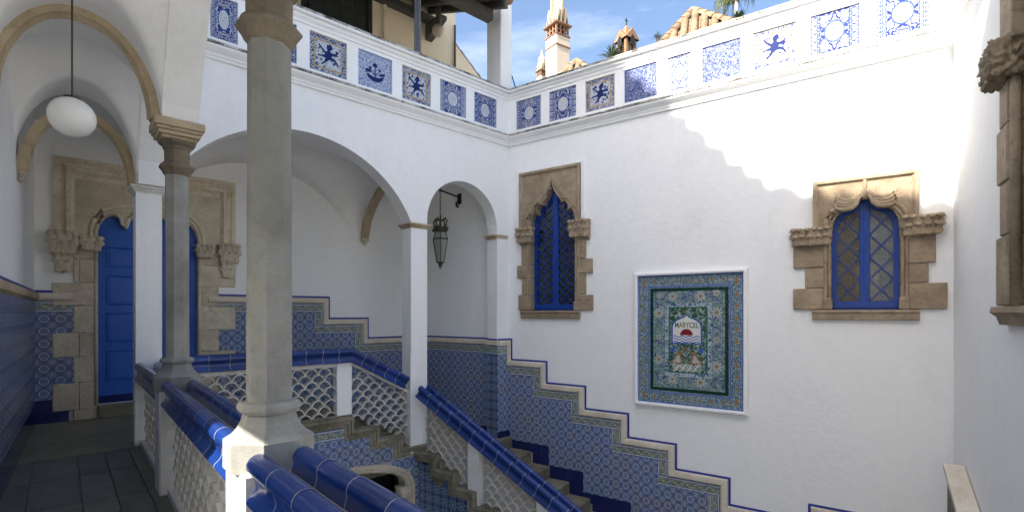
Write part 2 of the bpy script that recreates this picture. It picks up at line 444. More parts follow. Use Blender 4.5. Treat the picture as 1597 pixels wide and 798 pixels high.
LIGHTB = (0.55, 0.67, 0.86); PALE = (0.74, 0.76, 0.76); NAVY = (0.008, 0.024, 0.13); MIDB = (0.018, 0.065, 0.27)
def mat_dado():
    g = G('blue_medallion_tile'); u, v, _ = g.sep(g.coord('UV')); r0 = g.rnd()
    p = u - 0.5; q = v - 0.5; ap = p.abs(); aq = q.abs()
    r = (p*p + q*q).sqrt(); th = g.math('ARCTAN2', q, p)
    cr = ((0.5 - ap) * (0.5 - ap) + (0.5 - aq) * (0.5 - aq)).sqrt()
    ring = near(r, 0.28, 0.032); rose = (r / ((th * 8.0).cos() * 0.25 + 0.75)).lt(0.185) ; dot = r.lt(0.07)
    rose = rose * (1.0 - near(r, 0.10, 0.025))
    cring = near(cr, 0.20, 0.022).mx(cr.lt(0.10)); edge = near(ap + aq, 0.60, 0.02)
    n = g.noise(g.vadd(g.comb(ap, aq, 0.0), g.comb(3.0, 1.0, 2.0)), 24, 2, 0.5); fil = near(n, 0.5, 0.032, 0.012) * 0.8
    white = ring.mx(rose).mx(cring).mx(edge * 0.5).mx(fil)
    c = g.mix(g.noise(g.coord('UV'), 4, 2), NAVY, MIDB)
    c = g.mix(white * (0.72 + r0 * 0.2), c, g.mix(r0, LIGHTB, PALE))
    c = g.mix(dot * 0.8, c, (0.05, 0.12, 0.30)); c = g.mix(near(r, 0.17, 0.025) * 0.12, c, (0.10, 0.22, 0.16))
    c = g.mix(r0 * 0.3, c, (0.012, 0.03, 0.10))
    return g.fin(c, 0.25, 0.25)
DADO = mat_dado()
def mat_dado_far():        # the same tiling by object coordinates, for surfaces seen edge-on
    g = G('blue_medallion_tiling'); x, y, z = g.sep(g.coord()); u = ((x + y) * (1 / 0.18)).frac(); v = (z * (1 / 0.18)).frac()
    p = u - 0.5; q = v - 0.5; r = (p*p + q*q).sqrt()
    w = near(r, 0.3, 0.04).mx(r.lt(0.14)).mx(near(p.abs() + q.abs(), 0.62, 0.04))
    j = p.abs().mx(q.abs()).gt(0.485, 0.006)
    c = g.mix(g.noise(g.coord(), 40, 2), (0.03, 0.055, 0.14), (0.07, 0.11, 0.22)); c = g.mix(w * 0.45, c, LIGHTB); c = g.mix(j * 0.3, c, (0.2, 0.22, 0.25))
    return g.fin(c, 0.25, 0.5)
DADOFAR = mat_dado_far()
def mat_frieze():
    g = G('green_frieze_tile'); u, v, _ = g.sep(g.coord('UV')); r0 = g.rnd()
    wave = (v - 0.5 - (u * 2 * PI).sin() * 0.2).abs(); p = u - 0.5; q = v - 0.5
    fl = ((p*p + q*q).sqrt()).lt(0.15, 0.03); fl2 = ((p*p + q*q).sqrt()).lt(0.09, 0.03)
    n = g.noise(g.vadd(g.coord('UV'), g.comb(r0 * 9.0, 0.0, 0.0)), 9, 2, 0.5)
    c = g.mix(g.step(n, 0.42, 0.55), (0.04, 0.08, 0.17), (0.08, 0.16, 0.13)); c = g.mix(near(n, 0.5, 0.05) * 0.8, c, (0.45, 0.47, 0.40))
    c = g.mix(wave.lt(0.05) * 0.7, c, (0.50, 0.50, 0.36)); c = g.mix(fl * 0.8, c, (0.26, 0.20, 0.09)); c = g.mix(fl2, c, (0.5, 0.46, 0.32))
    ed = (v.lt(0.1)).mx(v.gt(0.9)); c = g.mix(ed, c, (0.08, 0.14, 0.35)); c = g.mix(near(v, 0.12, 0.03).mx(near(v, 0.88, 0.03)), c, PALE)
    return g.fin(c, 0.22, 0.5)
FRIEZE = mat_frieze()
def mat_panel(kind):
    g = G('painted_tile_panel_' + kind); uv = g.coord('UV'); u, v, _ = g.sep(uv); r0 = g.rnd()
    p = u - 0.5; q = v - 0.5; ap = p.abs(); aq = q.abs(); off = g.comb(r0 * 8.0, r0 * 5.0, 0.0)
    B1 = (0.010, 0.026, 0.17); B2 = (0.035, 0.085, 0.33); WH = (0.47, 0.50, 0.56); YE = (0.42, 0.31, 0.14)
    msym = g.vadd(g.comb(ap, q, 0.0), off); full = g.vadd(uv, off)
    mx = ap.mx(aq)
    if kind == 'scroll':
        n = g.noise(g.vadd(g.comb(ap, aq, 0.0), off), 9, 1.5, 0.5, 1.2); ara = near(n, 0.5, 0.07, 0.02).mx(near(n, 0.68, 0.03, 0.02))
        c = g.mix(ara, WH, B1)
        oval = (p*p * 1.5 + q*q).sqrt(); c = g.mix(oval.lt(0.24), c, (0.62, 0.62, 0.58)); c = g.mix(near(oval, 0.24, 0.018), c, B2)
        n2 = g.noise(full, 26, 2); c = g.mix(oval.lt(0.2) * near(n2, 0.5, 0.05, 0.02), c, (0.30, 0.36, 0.5))
        band = ap.gt(0.30, 0.004); n3 = g.noise(g.vadd(g.comb((ap - 0.4).abs(), (v * 5.0).frac() * 0.35, 0.0), off), 16, 1, 0.5)
        bc = g.mix(near(n3, 0.5, 0.06, 0.02), WH, B1); c = g.mix(band, c, bc)
        c = g.mix(near(ap, 0.30, 0.012).mx(near(ap, 0.355, 0.010)), c, B2); c = g.mix(mx.gt(0.485, 0.004), c, (0.03, 0.05, 0.2))
    elif kind == 'lion':
        n = g.noise(full, 13, 2, 0.5, 0.6); c = g.mix(g.step(n, 0.55, 0.60), WH, B1)
        bn = g.noise(g.comb((u + v) * 1.0, (u - v) * 2.0, r0 * 4.0), 8, 1.5, 0.5, 1.0); bc = g.mix(near(bn, 0.5, 0.065, 0.02), WH, B1); bc = g.mix(g.step(bn, 0.64, 0.7), bc, (0.16, 0.30, 0.34))
        c = g.mix(mx.gt(0.36, 0.005), c, bc); c = g.mix(near(mx, 0.355, 0.022), c, YE); c = g.mix(mx.gt(0.475, 0.004), c, YE)
    elif kind == 'scene':
        n = g.noise(full, 22, 3, 0.6, 0.8); n2 = g.noise(full, 7, 2); c = g.mix(g.step(n, 0.42, 0.6), WH, (0.13, 0.22, 0.52))
        c = g.mix(g.step(n2, 0.45, 0.6) * 0.35, c, WH); c = g.mix(near(n, 0.62, 0.04, 0.03) * 0.7, c, B1)
        c = g.mix(mx.gt(0.475, 0.004), c, (0.12, 0.2, 0.5))
    else:    # 'fine': pale all-over tendrils
        n = g.noise(full, 20, 2.5, 0.55, 1.5); c = g.mix(near(n, 0.5, 0.085, 0.02), WH, (0.012, 0.035, 0.20)); c = g.mix(g.step(n, 0.6, 0.68), c, (0.06, 0.12, 0.36))
        c = g.mix(mx.gt(0.48, 0.004), c, B2)
    return g.fin(c, 0.55, 0.15)
PANEL = {k: mat_panel(k) for k in ('scroll', 'lion', 'scene', 'fine')}
BEAST = mat_plain('cobalt_brushwork', (0.010, 0.024, 0.13), 0.6, spec=0.15)
def mat_picture():
    g = G('painted_garden_tiles'); uv = g.coord('UV'); u, v, _ = g.sep(uv)
    p = (u - 0.5) * 1.64; q = (v - 0.5) * 2.09; ap = p.abs(); aq = q.abs()
    d = (0.82 - ap).mn(1.045 - aq)                       # distance from the outer edge of the picture
    sc = g.comb(p, q, 0.0)
    n = g.noise(sc, 16, 2.5, 0.55, 1.0); n2 = g.noise(g.vadd(sc, g.comb(5.0, 2.0, 0.0)), 9, 2); n3 = g.noise(sc, 34, 2)
    c = g.mix(g.step(n2, 0.44, 0.52), (0.015, 0.03, 0.16), (0.05, 0.14, 0.13)); c = g.mix(g.step(n, 0.54, 0.60) * 0.75, c, (0.28, 0.38, 0.42))
    c = g.mix(near(n, 0.47, 0.02, 0.015) * 0.7, c, (0.40, 0.50, 0.42)); c = g.mix(near(n3, 0.5, 0.02, 0.012) * 0.35, c, PALE)
    inner = d.gt(0.52, 0.004)                             # centre field: greener
    ci = g.mix(g.step(n, 0.46, 0.54), (0.03, 0.08, 0.05), (0.10, 0.20, 0.22)); ci = g.mix(near(n, 0.58, 0.025, 0.015), ci, (0.42, 0.5, 0.42)); ci = g.mix(g.step(n2, 0.58, 0.64), ci, (0.16, 0.13, 0.07))
    c = g.mix(inner, c, ci); c = g.mix(near(d, 0.53, 0.010), c, (0.03, 0.12, 0.07)); c = g.mix(near(d, 0.485, 0.03) , c, g.mix(near(n, 0.5, 0.07, 0.02), (0.04, 0.10, 0.22), (0.40, 0.48, 0.52)))
    # outer border of flowers on a wave
    s = g.mix(g.math('GREATER_THAN', aq * 0.785, ap), q, p); s = g.sep(s)[0]
    k = (s * 5.6 + 0.5).frac() - 0.5; fl = ((k * 0.18) * (k * 0.18) + (d - 0.10) * (d - 0.10)).sqrt()
    bc = g.mix(near(n3, 0.5, 0.06, 0.02), (0.035, 0.08, 0.17), (0.32, 0.40, 0.42)); bc = g.mix(g.step(n, 0.52, 0.6) * 0.6, bc, (0.07, 0.16, 0.12))
    bc = g.mix(fl.lt(0.028, 0.008), bc, (0.30, 0.24, 0.13)); bc = g.mix(fl.lt(0.014, 0.006), bc, (0.25, 0.10, 0.04))
    c = g.mix(d.lt(0.205, 0.003), c, bc); c = g.mix(d.lt(0.022, 0.003).mx(near(d, 0.185, 0.012)), c, (0.10, 0.16, 0.42))
    c = g.mix(near(d, 0.237, 0.026, 0.004), c, (0.008, 0.040, 0.026))
    return g.fin(c, 0.25, 0.22)
PICTURE = mat_picture()

# ================================================================ LARGE STRUCTURE
ZF = -1.6            # corridor and upper landing
ZL = -2.46           # lower landing
ZC = -5.2            # courtyard
CA = 7.478           # face of the arcade wall
CBK = 9.85           # back wall of the gallery
def left_a(c): return -0.29 - 0.03 * (CBK - c)          # the corridor wall runs slightly askew
def arc(cx, cz, r, a0, a1, n): return [(cx + r*math.cos(a0 + (a1-a0)*i/n), cz + r*math.sin(a0 + (a1-a0)*i/n)) for i in range(n + 1)]

struct('courtyard_floor', MB().box(-40, 60, -40, 60, ZC - 0.2, ZC), COURTSTONE)

# corridor floor of slabs, gallery floor
fl = struct('corridor_floor', MB().box(-1.2, 0.95, -3.0, 7.40, ZF - 0.35, ZF - 0.02), SLAB, FA)
xs = [-1.2, -0.56, -0.22, 0.13, 0.36, 0.58, 0.95]; rows = [-3.0]
while rows[-1] < 7.3: rows.append(rows[-1] + 0.95)
rows[-1] = 7.40
for i in range(len(xs) - 1):
    for j in range(len(rows) - 1):
        if rows[j+1] < 1.5: continue
        o_ = 0.0
        me = MB().cbox(xs[i]+0.003, xs[i+1]-0.003, rows[j]+o_+0.003, rows[j+1]-0.003, ZF-0.02, ZF + random.uniform(-0.001, 0.001), 0.002).mesh('floor_slab', SLAB)
        ob = bpy.data.objects.new('floor_slab', me); COL.objects.link(ob); ob.parent = fl
struct('gallery_floor', MB().prism([(-0.9, 7.404), (0.70, 7.404), (0.70, 7.56), (3.40, 7.56), (3.40, CBK + 0.1), (-0.9, CBK + 0.1)], ZF - 0.3, ZF + 0.004, m=lambda p, q, h: (p, q, h)), PALEFLOOR, FA)
lk = FB.w(0.1, 0, 0); lpoly = [(4.69, 7.5)]
for p in (FB.w(0.10, -2.1, 0), FB.w(0.10, 0.12, 0), FB.w(-2.45, 0.12, 0)):
    q = FA.loc(p); lpoly.append((q.x, q.y))
lpoly.append((4.69, CBK + 0.1))
struct('landing_floor', MB().prism(lpoly, ZL - 0.4, ZL, m=lambda p, q, h: (p, q, h)), PALEFLOOR, FA)

# ---------------------------------------------------------------- arcade wall (A)
A_SPR = 1.53
T = Thing('arcade_wall', 'white arcade wall with a wide and a narrow arch below a tiled parapet', 'wall', FA, (3.6, CA, ZC))
big = list(reversed(arc(2.67, 0.71, 1.94, math.radians(25.6), math.radians(154.4), 28)))     # left to right
sml = list(reversed(arc(5.54, 1.62, 0.80, 0, PI, 22)))
poly = [(0.66, ZF - 0.3), (0.66, 3.36), (6.66, 3.36), (6.66, ZL - 0.3), (6.337, ZL - 0.3)]
poly += list(reversed(sml)) + [(4.74, ZL + 0.05), (4.42, ZL + 0.05)] + list(reversed(big)) + [(0.92, ZF - 0.3)]
T.part('wall', MB().prism(poly, CA, CA + 0.30), WHITE)
cap_prof = [(0, 0), (0.012, 0), (0.012, 0.03), (0.045, 0.05), (0.045, 0.085), (0, 0.085)]
def pillar_cap(T, a0, a1, y0, y1, z, mat, name='capital'):
    m = MB()
    for (d, za, zb) in ((0.018, -0.085, -0.06), (0.034, -0.06, -0.035), (0.055, -0.035, 0.0)):
        m.cbox(a0 - d, a1 + d, y0 - d, y1 + d, z + za, z + zb - 0.001, 0.006)
    return T.part(name, m, mat)
pillar_cap(T, 0.66, 0.92, CA, CA + 0.30, A_SPR, WHITE_OLD)
pillar_cap(T, 4.42, 4.74, CA, CA + 0.30, A_SPR, BUFF)
m = MB()
for (d, za, zb) in ((0.018, -0.085, -0.06), (0.034, -0.06, -0.035), (0.055, -0.035, 0.0)): m.cbox(6.337 - d, 6.62, CA - d*0.2 + 0.002, CA + 0.30 + d, A_SPR + za, A_SPR + zb - 0.001, 0.006)
T.part('capital', m, BUFF)
COR = [(0, 3.36), (0.0, 3.30), (-0.035, 3.30), (-0.04, 3.33), (-0.055, 3.345), (-0.06, 3.37), (-0.10, 3.40), (-0.135, 3.43), (-0.14, 3.455), (0, 3.455)]
plan = lambda p, q, h: (p, q, h)
def cornice(T, u0, u1):
    T.part('cornice', MB().sweep([(u0, 0), (u1, 0)], [(a, z) for a, z in COR], m=lambda p, q, h: (p, q + yoff, h)), WHITE)
# profile offset n is measured to the left of the path (into the wall); path runs left to right
yoff = CA
T.part('cornice', MB().sweep([(0.4, CA), (6.62, CA)], COR, m=plan), WHITE)
T.part('cornice_ledge', MB().sweep([(0.4, CA), (6.60, CA)], [(0.02, 3.457), (-0.145, 3.457), (-0.155, 3.468), (-0.15, 3.492), (-0.10, 3.51), (0.02, 3.515)], m=plan), LICHEN)
a_pan = [(on_a(328, CA), on_a(371, CA), 'scroll'), (on_a(412, CA), on_a(463, CA), 'scroll'), (on_a(483, CA), on_a(541.3, CA), 'lion'), (on_a(559, CA), on_a(611.8, CA), 'scene'),
         (on_a(627.5, CA), on_a(672.3, CA), 'lion'), (on_a(686.5, CA), on_a(727.2, CA), 'scroll'), (on_a(739.8, CA), on_a(774.8, CA), 'scroll')]
b_pan = [(805, 843.5, 'scroll'), (856.3, 898.3, 'scroll'), (912.8, 958.3, 'lion'), (973.6, 1024.5, 'fine'), (1040.5, 1077.3, 'scroll'), (1094.8, 1155.3, 'fine'),
         (1174, 1241.7, 'lion'), (1263.5, 1340.6, 'scroll'), (1364.6, 1453.5, 'scroll')]
b_pan = [(on_b(a), on_b(b), k) for a, b, k in b_pan]
LION = [(-.02,.30),(.05,.34),(.12,.31),(.10,.25),(.16,.24),(.09,.20),(.05,.14),(.12,.10),(.22,.13),(.27,.20),(.29,.16),(.25,.10),(.31,.08),(.23,.05),(.12,.03),(.10,-.02),(.20,-.05),(.27,-.14),(.31,-.24),(.26,-.22),(.22,-.15),(.14,-.10),(.06,-.10),
        (-.02,-.14),(-.08,-.22),(-.18,-.30),(-.21,-.27),(-.13,-.21),(-.10,-.14),(-.08,-.08),(-.18,-.06),(-.30,-.08),(-.29,-.04),(-.18,-.02),(-.09,.01),(-.12,.07),(-.22,.16),(-.29,.26),(-.25,.27),(-.17,.18),(-.07,.10),(-.02,.15),(-.05,.22)]
BASKET = [[(-.26,-.08),(-.20,-.20),(-.08,-.27),(.10,-.27),(.22,-.19),(.27,-.06),(.20,-.09),(.10,-.14),(-.08,-.14),(-.19,-.10)],
          [(-.30,.02),(-.15,.05),(-.12,-.04),(-.26,-.06)], [(.12,-.02),(.30,.04),(.28,-.05),(.14,-.08)],
          [(-.07,.20),(-.02,.26),(.05,.24),(.07,.17),(.02,.13),(-.05,.14)], [(-.20,.10),(-.14,.13),(-.10,.08),(-.15,.05)], [(.09,.10),(.14,.13),(.19,.09),(.14,.04)],
          [(-.01,.13),(.01,.13),(.02,-.12),(-.02,-.12)], [(-.14,.06),(-.12,.06),(-.02,-.08),(-.04,-.09)], [(.13,.06),(.15,.06),(.04,-.09),(.02,-.08)]]
PZ0, PZ1 = 3.60, 4.165
def parapet(T, u0, u1, y, th, pans, mat, joint=None):
    holes = [[(a, PZ0), (b, PZ0), (b, PZ1), (a, PZ1)] for a, b, _ in pans]
    T.part('parapet', MB().prism([(u0, 3.36), (u1, 3.36), (u1, 4.30), (u0, 4.30)], y, y + 0.05, holes), mat)
    T.part('parapet_core', MB().box(u0, u1, y + 0.051, y + th, 3.36, 4.30), mat)
    for a, b, k in pans:
        w = b - a; h = PZ1 - PZ0
        ob = T.part('tile_panel', MB().box(a + 0.002, b - 0.002, y + 0.022, y + 0.0505, PZ0 + 0.002, PZ1 - 0.002), PANEL[k],
                    uvf=lambda co, a=a - T.base[0], w=w, z0=PZ0 - T.base[2], h=h: ((co.x - a) / w, (co.z - z0) / h),
                    label={'lion': 'blue beast on white tiles inside yellow border bands', 'scene': 'blue and white tiles with a basket of flowers', 'scroll': 'blue scrollwork tiles round a pale cartouche', 'fine': 'pale tiles with fine blue tendrils'}[k])
        cx = (a + b) / 2; cz = (PZ0 + PZ1) / 2
        if k == 'lion':
            sx = w * 0.98; sz = h * 0.98
            T.part('painted_beast', MB().prism([(cx + x*sx*0.95, cz + z*sz*0.95) for x, z in LION], y + 0.0185, y + 0.0225), BEAST, parent=ob)
        if k == 'scene':
            mm = MB()
            for q in BASKET: mm.prism([(cx + x*w, cz + z*h) for x, z in q], y + 0.0185, y + 0.0225)
            T.part('painted_basket', mm, BEAST, parent=ob)
    # coping mouldings
    T.part('coping', MB().sweep([(u0, y), (u1, y)], [(0.0, 4.22), (-0.018, 4.225), (-0.02, 4.26), (-0.05, 4.29), (-0.055, 4.33), (th + 0.02, 4.33), (th + 0.02, 4.301), (0, 4.301)], m=plan), mat)
    T.part('coping_slab', MB().sweep([(u0, y), (u1, y)], [(-0.085, 4.332), (-0.10, 4.345), (-0.10, 4.39), (-0.06, 4.41), (th + 0.05, 4.42), (th + 0.05, 4.332)], m=plan), mat)
    T.part('coping_weathering', MB().sweep([(u0, y), (u1, y)], [(-0.104, 4.372), (-0.108, 4.395), (-0.072, 4.428), (th + 0.04, 4.44), (th + 0.04, 4.423), (-0.062, 4.411)], m=plan), LICHEN)
parapet(T, 0.4, 6.655, CA + 0.002, 0.28, a_pan, WHITE)
# chamfered pillar corners (thin stops)
for a0 in (0.66, 4.42):
    T.part('pillar_base_stop', MB().cbox(a0 - 0.012, a0 + 0.01, CA - 0.006, CA + 0.02, ZF if a0 < 1 else ZL + 0.1, -0.7, 0.004), WHITE)

# ---------------------------------------------------------------- stair wall (B)
W1 = dict(c=1.03, pts=[(.47,.06),(.47,1.75),(.43,1.86),(.37,1.91),(.325,1.86),(.33,1.97),(.27,2.05),(.205,2.03),(.18,2.09),(.11,2.17),(.045,2.28),(0,2.42)])
W2 = dict(c=5.82, pts=[(.367,.06),(.367,1.12),(.35,1.24),(.305,1.33),(.24,1.385),(.17,1.41),(.10,1.44),(.045,1.50),(0,1.58)])
def outline(w, grow=0.0):
    r = [(w['c'] + x + (grow if x > 0 else 0), z + (grow if i else -grow)) for i, (x, z) in enumerate(w['pts'])]
    l = [(w['c'] - x - grow, z + (grow if i else -grow)) for i, (x, z) in enumerate(w['pts']) if x > 0]
    return r + list(reversed(l))       # anticlockwise from bottom right
def whole(w, g): return [(w['c'] - w['pts'][0][0] - g, w['pts'][0][1] - g), (w['c'] + w['pts'][0][0] + g, w['pts'][0][1] - g), (w['c'] + w['pts'][0][0] + g, w['pts'][-1][1] + g), (w['c'] - w['pts'][0][0] - g, w['pts'][-1][1] + g)]
T = Thing('stair_wall', 'tall white courtyard wall carrying the picture panel, under a parapet of tile panels', 'wall', FB, (3.3, 0, ZC))
T.part('wall', MB().prism([(-2.6, ZC), (6.80, ZC), (6.80, 3.36), (-2.6, 3.36)], 0, 0.35, [whole(W1, 0.05), whole(W2, 0.05)]), WHITE)
T.part('cornice', MB().sweep([(0.0, 0), (6.62, 0)], COR, m=plan), WHITE)
T.part('cornice_ledge', MB().sweep([(0.02, 0), (6.60, 0)], [(0.02, 3.457), (-0.145, 3.457), (-0.155, 3.468), (-0.15, 3.492), (-0.10, 3.51), (0.02, 3.515)], m=plan), LICHEN)
parapet(T, 0.0, 6.80, 0.002, 0.30, b_pan, WHITE)

# ---------------------------------------------------------------- right wall (C)
T = Thing('side_wall', 'white wall at the right edge meeting the sunlit corner', 'wall', FC, (2.5, 0, ZC))
CW0, CW1 = 2.62, 3.7
T.part('wall', MB().prism([(-0.3, ZC), (3.9, ZC), (3.9, 3.36), (-0.3, 3.36)], 0, 0.35, [[(CW0, 0.05), (CW1, 0.05), (CW1, 2.9), (CW0, 2.9)]]), WHITE)
T.part('cornice', MB().sweep([(0.10, 0), (3.9, 0)], COR, m=plan), WHITE)
parapet(T, 0.0, 3.9, 0.002, 0.30, [], WHITE)

# ---------------------------------------------------------------- corridor wall at the left, with an unseen sun window and a second opening added to brighten the corridor
def skew(mb_pts): return mb_pts
T = Thing('corridor_wall', 'white wall along the left of the corridor above the tiles', 'wall', FA, (-0.5, 5.0, ZC))
m = MB()
lw = lambda p, q, h: (left_a(p) - h, p, q)
m.prism([(-4.0, ZC), (CBK + 0.3, ZC), (CBK + 0.3, 3.5), (-4.0, 3.5)], 0.0, 0.35, [[(2.30, -0.55), (3.12, -0.55), (3.12, 0.62), (2.30, 0.62)], [(-2.7, ZF + 0.05), (-0.1, ZF + 0.05), (-0.1, 1.3), (-2.7, 1.3)]], m=lw)
T.part('wall', m, WHITE_IN)
T = Thing('gallery_wall', 'white rear wall of the gallery behind the arches', 'wall', FA, (2.5, CBK, ZC))
T.part('wall', MB().prism([(-0.8, ZC), (6.6, ZC), (6.6, 3.5), (-0.8, 3.5)], CBK, CBK + 0.3, [[(0.36, ZF + 0.2), (1.76, ZF + 0.2), (1.76, 1.75), (0.36, 1.75)]]), WHITE_IN)

# ---------------------------------------------------------------- corridor arcade above the columns, vaults and ribs
COLS = [(0.72, 2.49), (0.78, 5.42)]
def arch_prof(c0, c1, z0=1.70, apex=3.2):
    """steep pointed arch between two supports"""
    h = (c1 - c0) / 2; cc = (c0 + c1) / 2
    base = [(0, 0), (0.03, 0.12), (0.16, 0.42), (0.38, 0.84), (0.62, 1.16), (0.82, 1.36), (1.0, 1.5)]
    s = (apex - z0) / 1.5
    left = [(c0 + x * h, z0 + z * s) for x, z in base]; right = [(c1 - x * h, z0 + z * s) for x, z in base[:-1]]
    return left + list(reversed(right))
def interp(pr, x):
    if x <= pr[0][0]: return pr[0][1]
    for (a, za), (b, zb) in zip(pr, pr[1:]):
        if x <= b: return za + (zb - za) * (x - a) / max(1e-6, b - a)
    return pr[-1][1]
bays = [(-3.3, -0.61), (-0.35, 2.36), (2.62, 5.29), (5.55, 7.36)]
profs = [arch_prof(a, b, 1.70, 3.2 if b - a > 2 else 2.9) for a, b in bays]
T = Thing('corridor_arcade', 'white plastered upper wall of the corridor arcade resting on the stone columns', 'wall', FA, (0.75, 4.0, 1.7))
poly = [(-3.6, 3.36), (-3.6, 1.7), (-3.3, 1.7)] + profs[0][1:-1] + [(-0.61, 1.7), (-0.35, 1.7)] + profs[1][1:-1] + [(2.36, 1.7), (2.62, 1.7)] + profs[2][1:-1] + [(5.29, 1.7), (5.55, 1.7)] + profs[3][1:-1] + [(7.36, 1.531), (7.476, 1.531), (7.476, 3.36)]
T.part('wall', MB().prism(poly, 0.0, 0.28, m=lambda p, q, h: (0.615 + 0.012 * (p - 2.5) + h, p, q)), WHITE_IN)
T.part('support_pier', MB().cbox(0.53, 0.83, -0.63, -0.33, ZF, 1.70, 0.02), WHITE_IN)
def h_cor(a, c):
    la = left_a(c); mid = (la + 0.64) / 2; hs = (0.64 - la) / 2 + 0.02
    x = min(1.0, abs(a - mid) / hs); return 1.60 + 0.86 * (1 - x ** 2.1) ** 0.55
def h_cross(c):
    for (c0, c1), pr in zip(bays, profs):
        if c0 <= c <= c1: return interp(pr, c) + 0.02
    return 1.0
m = MB()
for c0, c1 in ((-3.6, -0.48), (-0.48, 2.49), (2.49, 5.42), (5.42, 7.50)):
    def fn(i, j, c0=c0, c1=c1):
        c = c0 + (c1 - c0) * i; la = left_a(c) - 0.03; a = la + (0.70 - la) * j
        return (a, c, max(h_cor(a, c), h_cross(c)))
    m.grid(fn, 56, 26)
T.part('vault', m, WHITE_IN, smooth=50)
def rib_path(a0, a1, z0, zt, n=26, p=2.1, q=0.55):
    mid = (a0 + a1) / 2; hs = (a1 - a0) / 2
    return [(mid - hs * math.cos(PI * i / n), z0 + (zt - z0) * (1 - abs(math.cos(PI * i / n)) ** p) ** q) for i in range(n + 1)]
RIB = [(-0.05, -0.07), (-0.05, -0.03), (-0.075, 0.0), (-0.05, 0.03), (-0.05, 0.07), (0.05, 0.09), (0.05, -0.09)]
R = Thing('stone_rib', 'large buff stone rib arching across the corridor from the slender column', 'arch rib', FA, (0.1, 5.42, 1.7))
R.part('rib', MB().sweep(list(reversed(rib_path(left_a(5.42) + 0.0, 0.63, 1.70, 2.46))), [(-n, h + 5.42) for n, h in RIB]), BUFF, smooth=40)
R = Thing('stone_rib', 'smaller buff stone rib over the corridor in front of the doorway', 'arch rib', FA, (0.1, CA + 0.1, 1.5))
R.part('rib', MB().sweep(list(reversed(rib_path(left_a(7.55) + 0.035, 0.645, 1.53, 2.26))), [(-n*0.8, h*0.9 + 7.58) for n, h in RIB]), BUFF, smooth=40)
R.part('corbel', MB().lathe(left_a(7.55) + 0.03, 7.58, [(0.008, 1.40), (0.03, 1.43), (0.022, 1.46), (0.05, 1.50), (0.055, 1.53)], 8), GOLD)
# gallery vault: barrel along the gallery crossed by the arches
T = Thing('gallery_vault', 'shaded white vault over the gallery behind the arches', 'vault', FA, (3.5, 8.7, 1.5))
def h_gal(a, c):
    x = min(1.0, abs(c - 8.70) / 1.16); z = 1.55 + 1.25 * (1 - x ** 2.0) ** 0.5
    if 0.92 <= a <= 4.42: z = max(z, 0.71 + math.sqrt(max(0, 1.94**2 - (a - 2.67)**2)) + 0.03)
    if 4.74 <= a <= 6.34: z = max(z, 1.62 + math.sqrt(max(0, 0.8**2 - (a - 5.54)**2)) + 0.03)
    if a < 0.80: z = max(z, 2.75)
    return z
m = MB()
for a0, a1 in ((-0.45, 0.78), (0.78, 4.58), (4.58, 6.6)):
    m.grid(lambda i, j, a0=a0, a1=a1: (a0 + (a1 - a0) * i, CA + 0.29 + (CBK + 0.02 - CA - 0.29) * j, h_gal(a0 + (a1 - a0) * i, CA + 0.29 + (CBK + 0.02 - CA - 0.29) * j)), 44, 24)
T.part('vault', m, WHITE_IN, smooth=50)
R = Thing('stone_rib', 'slim buff rib springing from a corbel on the rear gallery wall', 'arch rib', FA, (4.65, CBK, 1.5))
pth = [(CBK - 2.1 * (i / 16), 1.54 + 1.16 * (1 - (1 - i / 16) ** 2.2) ** 0.6) for i in range(17)]
R.part('rib', MB().sweep(pth, [(n, h) for n, h in RIB], m=lambda p, q, h: (4.70 + h*0.9, p, q)), BUFF, smooth=40)
R.part('corbel', MB().lathe(4.70, CBK - 0.05, [(0.008, 1.40), (0.04, 1.43), (0.04, 1.46), (0.10, 1.50), (0.10, 1.54)], 8), GOLD)

# roof terraces close the storeys
struct('terrace_floor', MB().box(-2.5, 6.5, CA + 0.28, CBK + 1.5, 3.364, 3.45), PALEFLOOR, FA)
struct('corridor_terrace', MB().box(-1.4, 0.9, -4.0, CA - 0.0, 3.364, 3.45), PALEFLOOR, FA)
T = Thing('corridor_parapet', 'white parapet over the corridor arcade above the picture', 'wall', FA, (0.75, 3, 3.46))
T.part('wall', MB().box(0.62, 0.895, -4.0, CA - 0.01, 3.451, 4.40), WHITE)

# wall under the gallery with the arched doorway, and wall under the corridor
T = Thing('undercroft_wall', 'blue tiled wall below the gallery balustrade', 'wall', FA, (3, CA, ZC))
UW = [(2.0, ZC + 0.02), (2.0, -2.95)] + [(2.0 + 1.17 + 1.17 * -math.cos(PI * i / 16), -2.95 + 0.40 * math.sin(PI * i / 16) ** 0.8) for i in range(1, 16)] + [(4.34, -2.95), (4.34, ZC + 0.02)]
polyu = [(0.9, ZC), (0.9, ZF - 0.25), (3.4, ZF - 0.25), (3.4, -2.0), (3.83, -2.0), (3.83, -2.22), (4.26, -2.22), (4.26, -2.43), (4.69, -2.43), (4.69, ZC)]
T.part('wall', MB().prism(polyu, CA + 0.03, CA + 0.28, [UW]), GROUT)
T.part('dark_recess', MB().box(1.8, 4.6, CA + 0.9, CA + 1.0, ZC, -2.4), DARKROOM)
single('corridor_substructure', 'white wall under the corridor balustrade', 'wall', MB().box(0.66, 0.86, -4.0, CA + 0.02, ZC, ZF - 0.36), WHITE, FA, (0.75, 3, ZC))
q0 = FB.w(-0.45, -2.0, 0)
T = Thing('stair_string_wall', 'dark tiled wall under the lower stair balustrade', 'wall', FB, (2, -2.0, ZC))
sp = [(-0.45, ZC), (-0.45, ZL - 0.12), (0.10, ZL - 0.12), (5.2, ZL - 0.12 - 5.1 * 0.512), (5.2, ZC - 0.1)]
T.part('wall', MB().prism(sp, -2.02, -1.86), DADOFAR)

